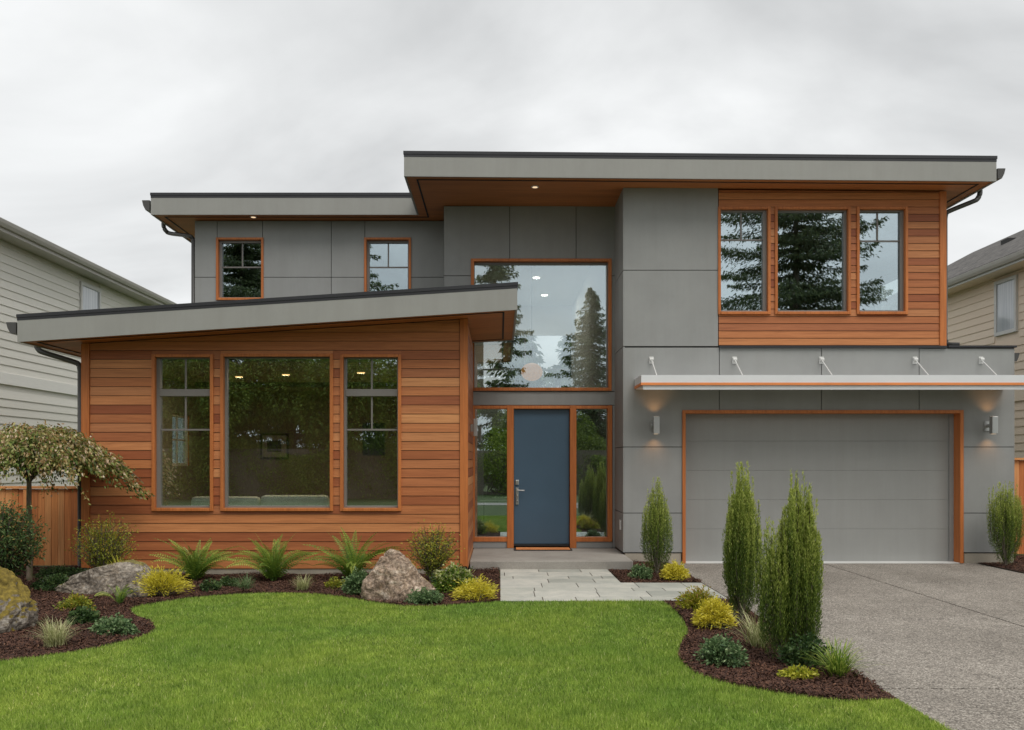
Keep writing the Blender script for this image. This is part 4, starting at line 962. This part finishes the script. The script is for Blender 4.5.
# ---- weeping maple
mp_ = thing('weeping_maple', 'weeping maple with a low umbrella crown of mottled leaves by the left fence', 'tree', (px(33, 76), 11.75, .0))
tr = curve([(0, 0, 0), (.01, 0, .5), (-.01, .01, 1.0), (.0, 0, 1.45)], 5); MB().tube(tr, [.040-.0008*i for i in range(len(tr))], 10).build('trunk', 'bark_moss', mp_, smooth=True)
P = []; D = []; T = []; sg = []
for i in range(330):
    az = 2*math.pi*rng.random(); Rr = 1.34*rng.uniform(.16, 1.0)**.62*(1+.07*math.sin(3*az+1)+.05*math.sin(7*az)); shell = rng.uniform(.0, 1)**.7
    rim = 1.34; dome = lambda r_: 1.17+.85*math.sqrt(max(0, 1-(min(r_, rim)/rim)**2.0*.93))-.04
    K = 80; f = np.sort(rng.random(K))**.8; rr_ = Rr*(.12+.88*f); top = np.array([dome(x) for x in rr_]); lift = .44*(1-shell)*(1-.45*rr_/rim)
    wob = .14*math.sin(i*1.7); q = np.column_stack([np.cos(az+wob*f)*rr_, np.sin(az+wob*f)*rr_, top-lift-.10*f**4+.05*math.sin(5*az+2)+.03*math.sin(i)]) + rng.normal(0, 1, (K, 3))*[.045, .045, .028]
    P.append(q); D.append(np.column_stack([np.cos(az)*np.ones(K)*.9, np.sin(az)*np.ones(K)*.9, -.35-.5*f])); T.append(np.clip(.20+.30*shell+rng.normal(0, .26, K)+rng.normal(0, .12), 0, 1))
    if i % 14 == 0: sg.append([(0, 0, 1.3)]+[(math.cos(az+wob*f[k])*rr_[k], math.sin(az+wob*f[k])*rr_[k], top[k]-lift[k]-.02) for k in (6, 25, 45, 62, 78)])
P = np.concatenate(P); D = np.concatenate(D); T = np.concatenate(T)
fast('crown', leaves(P, D, .055, .027, jit=.6, droop=.1), 4, T, 'maple', mp_)
k = rng.random(len(P)) < (.15+.20*(P[:, 0] > .4)); fast('rusty_leaves', leaves(P[k]+[0, 0, .03], D[k], .055, .022, jit=.6), 4, lum(k.sum()), 'maple_rust', mp_)
stems('branches', sg, mp_, 'bark', .013, .003)

# ---- trees across the street (seen mirrored in the glass) and behind the house (seen through it)
def conifer_mesh(h, w_, n, seed):
    P = []; D = []; T = []; sg = []; rr = random.Random(seed); z = h*.10
    while z < h*.985:
        f = (z-h*.1)/(h*.9); ln0 = w_*(1-f)**.85*rr.uniform(.75, 1.1)+.12; nb = rr.randint(4, 6) if f < .8 else 4
        for b_ in range(nb):
            az = rr.uniform(0, 6.283); ln = ln0*rr.uniform(.45, 1.2); K = int(n*ln/(w_*95))+10; t_ = np.sort(rng.random(K))[:, None]
            d = np.array([math.cos(az), math.sin(az), 0.]); side = np.array([-math.sin(az), math.cos(az), 0]); droop_ = -.28*t_**1+.20*t_**2.5
            sp = rng.normal(0, 1, (K, 1))*.17*ln*np.sin(np.pi*np.clip(t_*.9+.08, 0, 1))
            q = np.array([0, 0, z])+d*ln*t_+side*sp; q[:, 2] += (droop_[:, 0]*ln) - np.abs(rng.normal(0, .10, K))
            P.append(q); D.append(d*.7+side*np.sign(sp)*.6+np.array([0, 0, -.35])); T.append(lum(K, 2, 3)); sg.append([(0, 0, z), tuple(d*ln*.5+np.array([0, 0, z-.12*ln])), tuple(d*ln*.9+np.array([0, 0, z-.12*ln]))])
        z += h*.018*rr.uniform(.7, 1.3)*(1.25-.5*f)
    return np.concatenate(P), np.concatenate(D), np.concatenate(T), sg
def conifer(X, Y, h, w_, label, n=9000, seed=1, leaf=.30):
    t = thing('conifer_tree', label, 'tree', (X, Y, -.05), 'tall conifers standing around the plot')
    P, D, T, sg = conifer_mesh(h, w_, n, seed); fast('crown', leaves(P, D, leaf, leaf*.36, jit=.4), 4, T, 'conifer', t)
    m = MB().tube([(0, 0, 0), (0, 0, h*.5), (0, 0, h*.97)], [h*.011, h*.006, .02], 8)
    for s_ in sg: m.tube(s_, [.05, .03, .012], 4)
    m.build('trunk', 'bark', t); return t
def mir(x, plane, L_): return (x-500)/900*(2*plane+L_), -L_
for (x, pl, L_, h, w_, lab) in ((797, YG, 19, 24, 8.6, 'broad dark conifer mirrored in the large upstairs window'),
        (912, YG, 27, 10.5, 3.2, 'shorter conifer mirrored in the right upstairs window'),
        (592, 15, 22, 11.9, 3.9, 'slim pointed conifer mirrored at the right of the tall entry window'),
        (495, 15, 21, 18.5, 3.0, 'tall conifer mirrored at the left of the tall entry window'),
        (350, YL, 21, 18, 5.2, 'conifer mirrored in the second upper left window'),
        (240, YL, 21, 18.5, 6.6, 'dense conifer mirrored in the first upper left window')):
    X, Y = mir(x, pl, L_); conifer(X, Y, h, w_, lab, 120000 if w_ > 6 else 26000, seed=int(x), leaf=.19)
def broad(X, Y, h, rx, label, n=7000, leaf=.24, name='broadleaf_tree', tr_h=.25):
    n = int(n*4); leaf *= .55
    t = thing(name, label, 'tree', (X, Y, -.05), 'leafy trees around the plot'); nc = 26; c = U3(nc)*np.array([rx, rx, h*.36])*rng.uniform(.35, .85, (nc, 1)) + [0, 0, h*.56]
    P = []; D = []
    for q in c:
        k = n//nc; d = U3(k); r = rng.uniform(.55, 1, (k, 1))**.5*rx*.42; P.append(q+d*r); D.append(d+[0, 0, -.2])
    P = np.concatenate(P); D = np.concatenate(D); P[:, 2] = np.maximum(P[:, 2], .3); fast('crown', leaves(P, D, leaf, leaf*.6), 4, lum(len(P)), 'broad', t)
    m = MB().tube([(0, 0, 0), (0, 0, h*.4), (.1, 0, h*.75)], [.18, .14, .06], 8)
    for q in c[::2]: m.tube([(0, 0, h*.3), tuple(q)], [.07, .02], 4)
    m.build('trunk', 'bark', t); return t
k_ = 0
for X, h in ((-19.5, 9.0), (-16, 8.2), (-12.6, 9.2), (-9.6, 8.6), (-6.8, 8.9), (-4.0, 8.2)):
    broad(X, -15.2-(k_ % 2)*1.4, h, 2.6, 'leafy green tree in the row across the street, mirrored in the wide windows', 8000); k_ += 1
for X, Y, h in ((1.2, -17, 4.6), (4.4, -18.5, 4.0), (8.6, -18, 4.8), (12, -17, 4.2)):
    broad(X, Y, h, 2.2, 'low leafy tree across the street, mirrored in the entry glass', 5000)
conifer(.7, 33, 7.4, 2.2, 'conifer behind the house seen left of the pendant through the entry', 9000, 71, .26)
conifer(2.9, 36, 7.6, 2.3, 'conifer behind the house seen right of the pendant through the entry', 9000, 75, .26)
for X, Y, h in ((-1.6, 31, 3.9), (1.6, 32, 3.6), (5.2, 31, 4.2)): broad(X, Y, h, 1.9, 'leafy tree in the back garden glimpsed through the entry glass', 5000, .16)

hd = thing('hedge', 'tall clipped green hedge along the far side of the street', 'hedge', (0, -14.6, -.05))
n = 130000; P = np.column_stack([rng.uniform(-27, 14, n), rng.normal(0, .45, n), 2.7*rng.random(n)**.7+.1*np.sin(rng.random(n)*9)]); P[:, 1] += .5*np.sin(P[:, 0]*1.3)+.25*np.sin(P[:, 0]*3.1+P[:, 2]*2); P[:, 2] *= .85+.15*np.sin(P[:, 0]*.9); fast('foliage', leaves(P, U3(n), .10, .06), 4, lum(n), 'broad', hd)
MB().box(-27, 14, -.12, .12, 0, 2.2).build('stems', 'bark', hd)
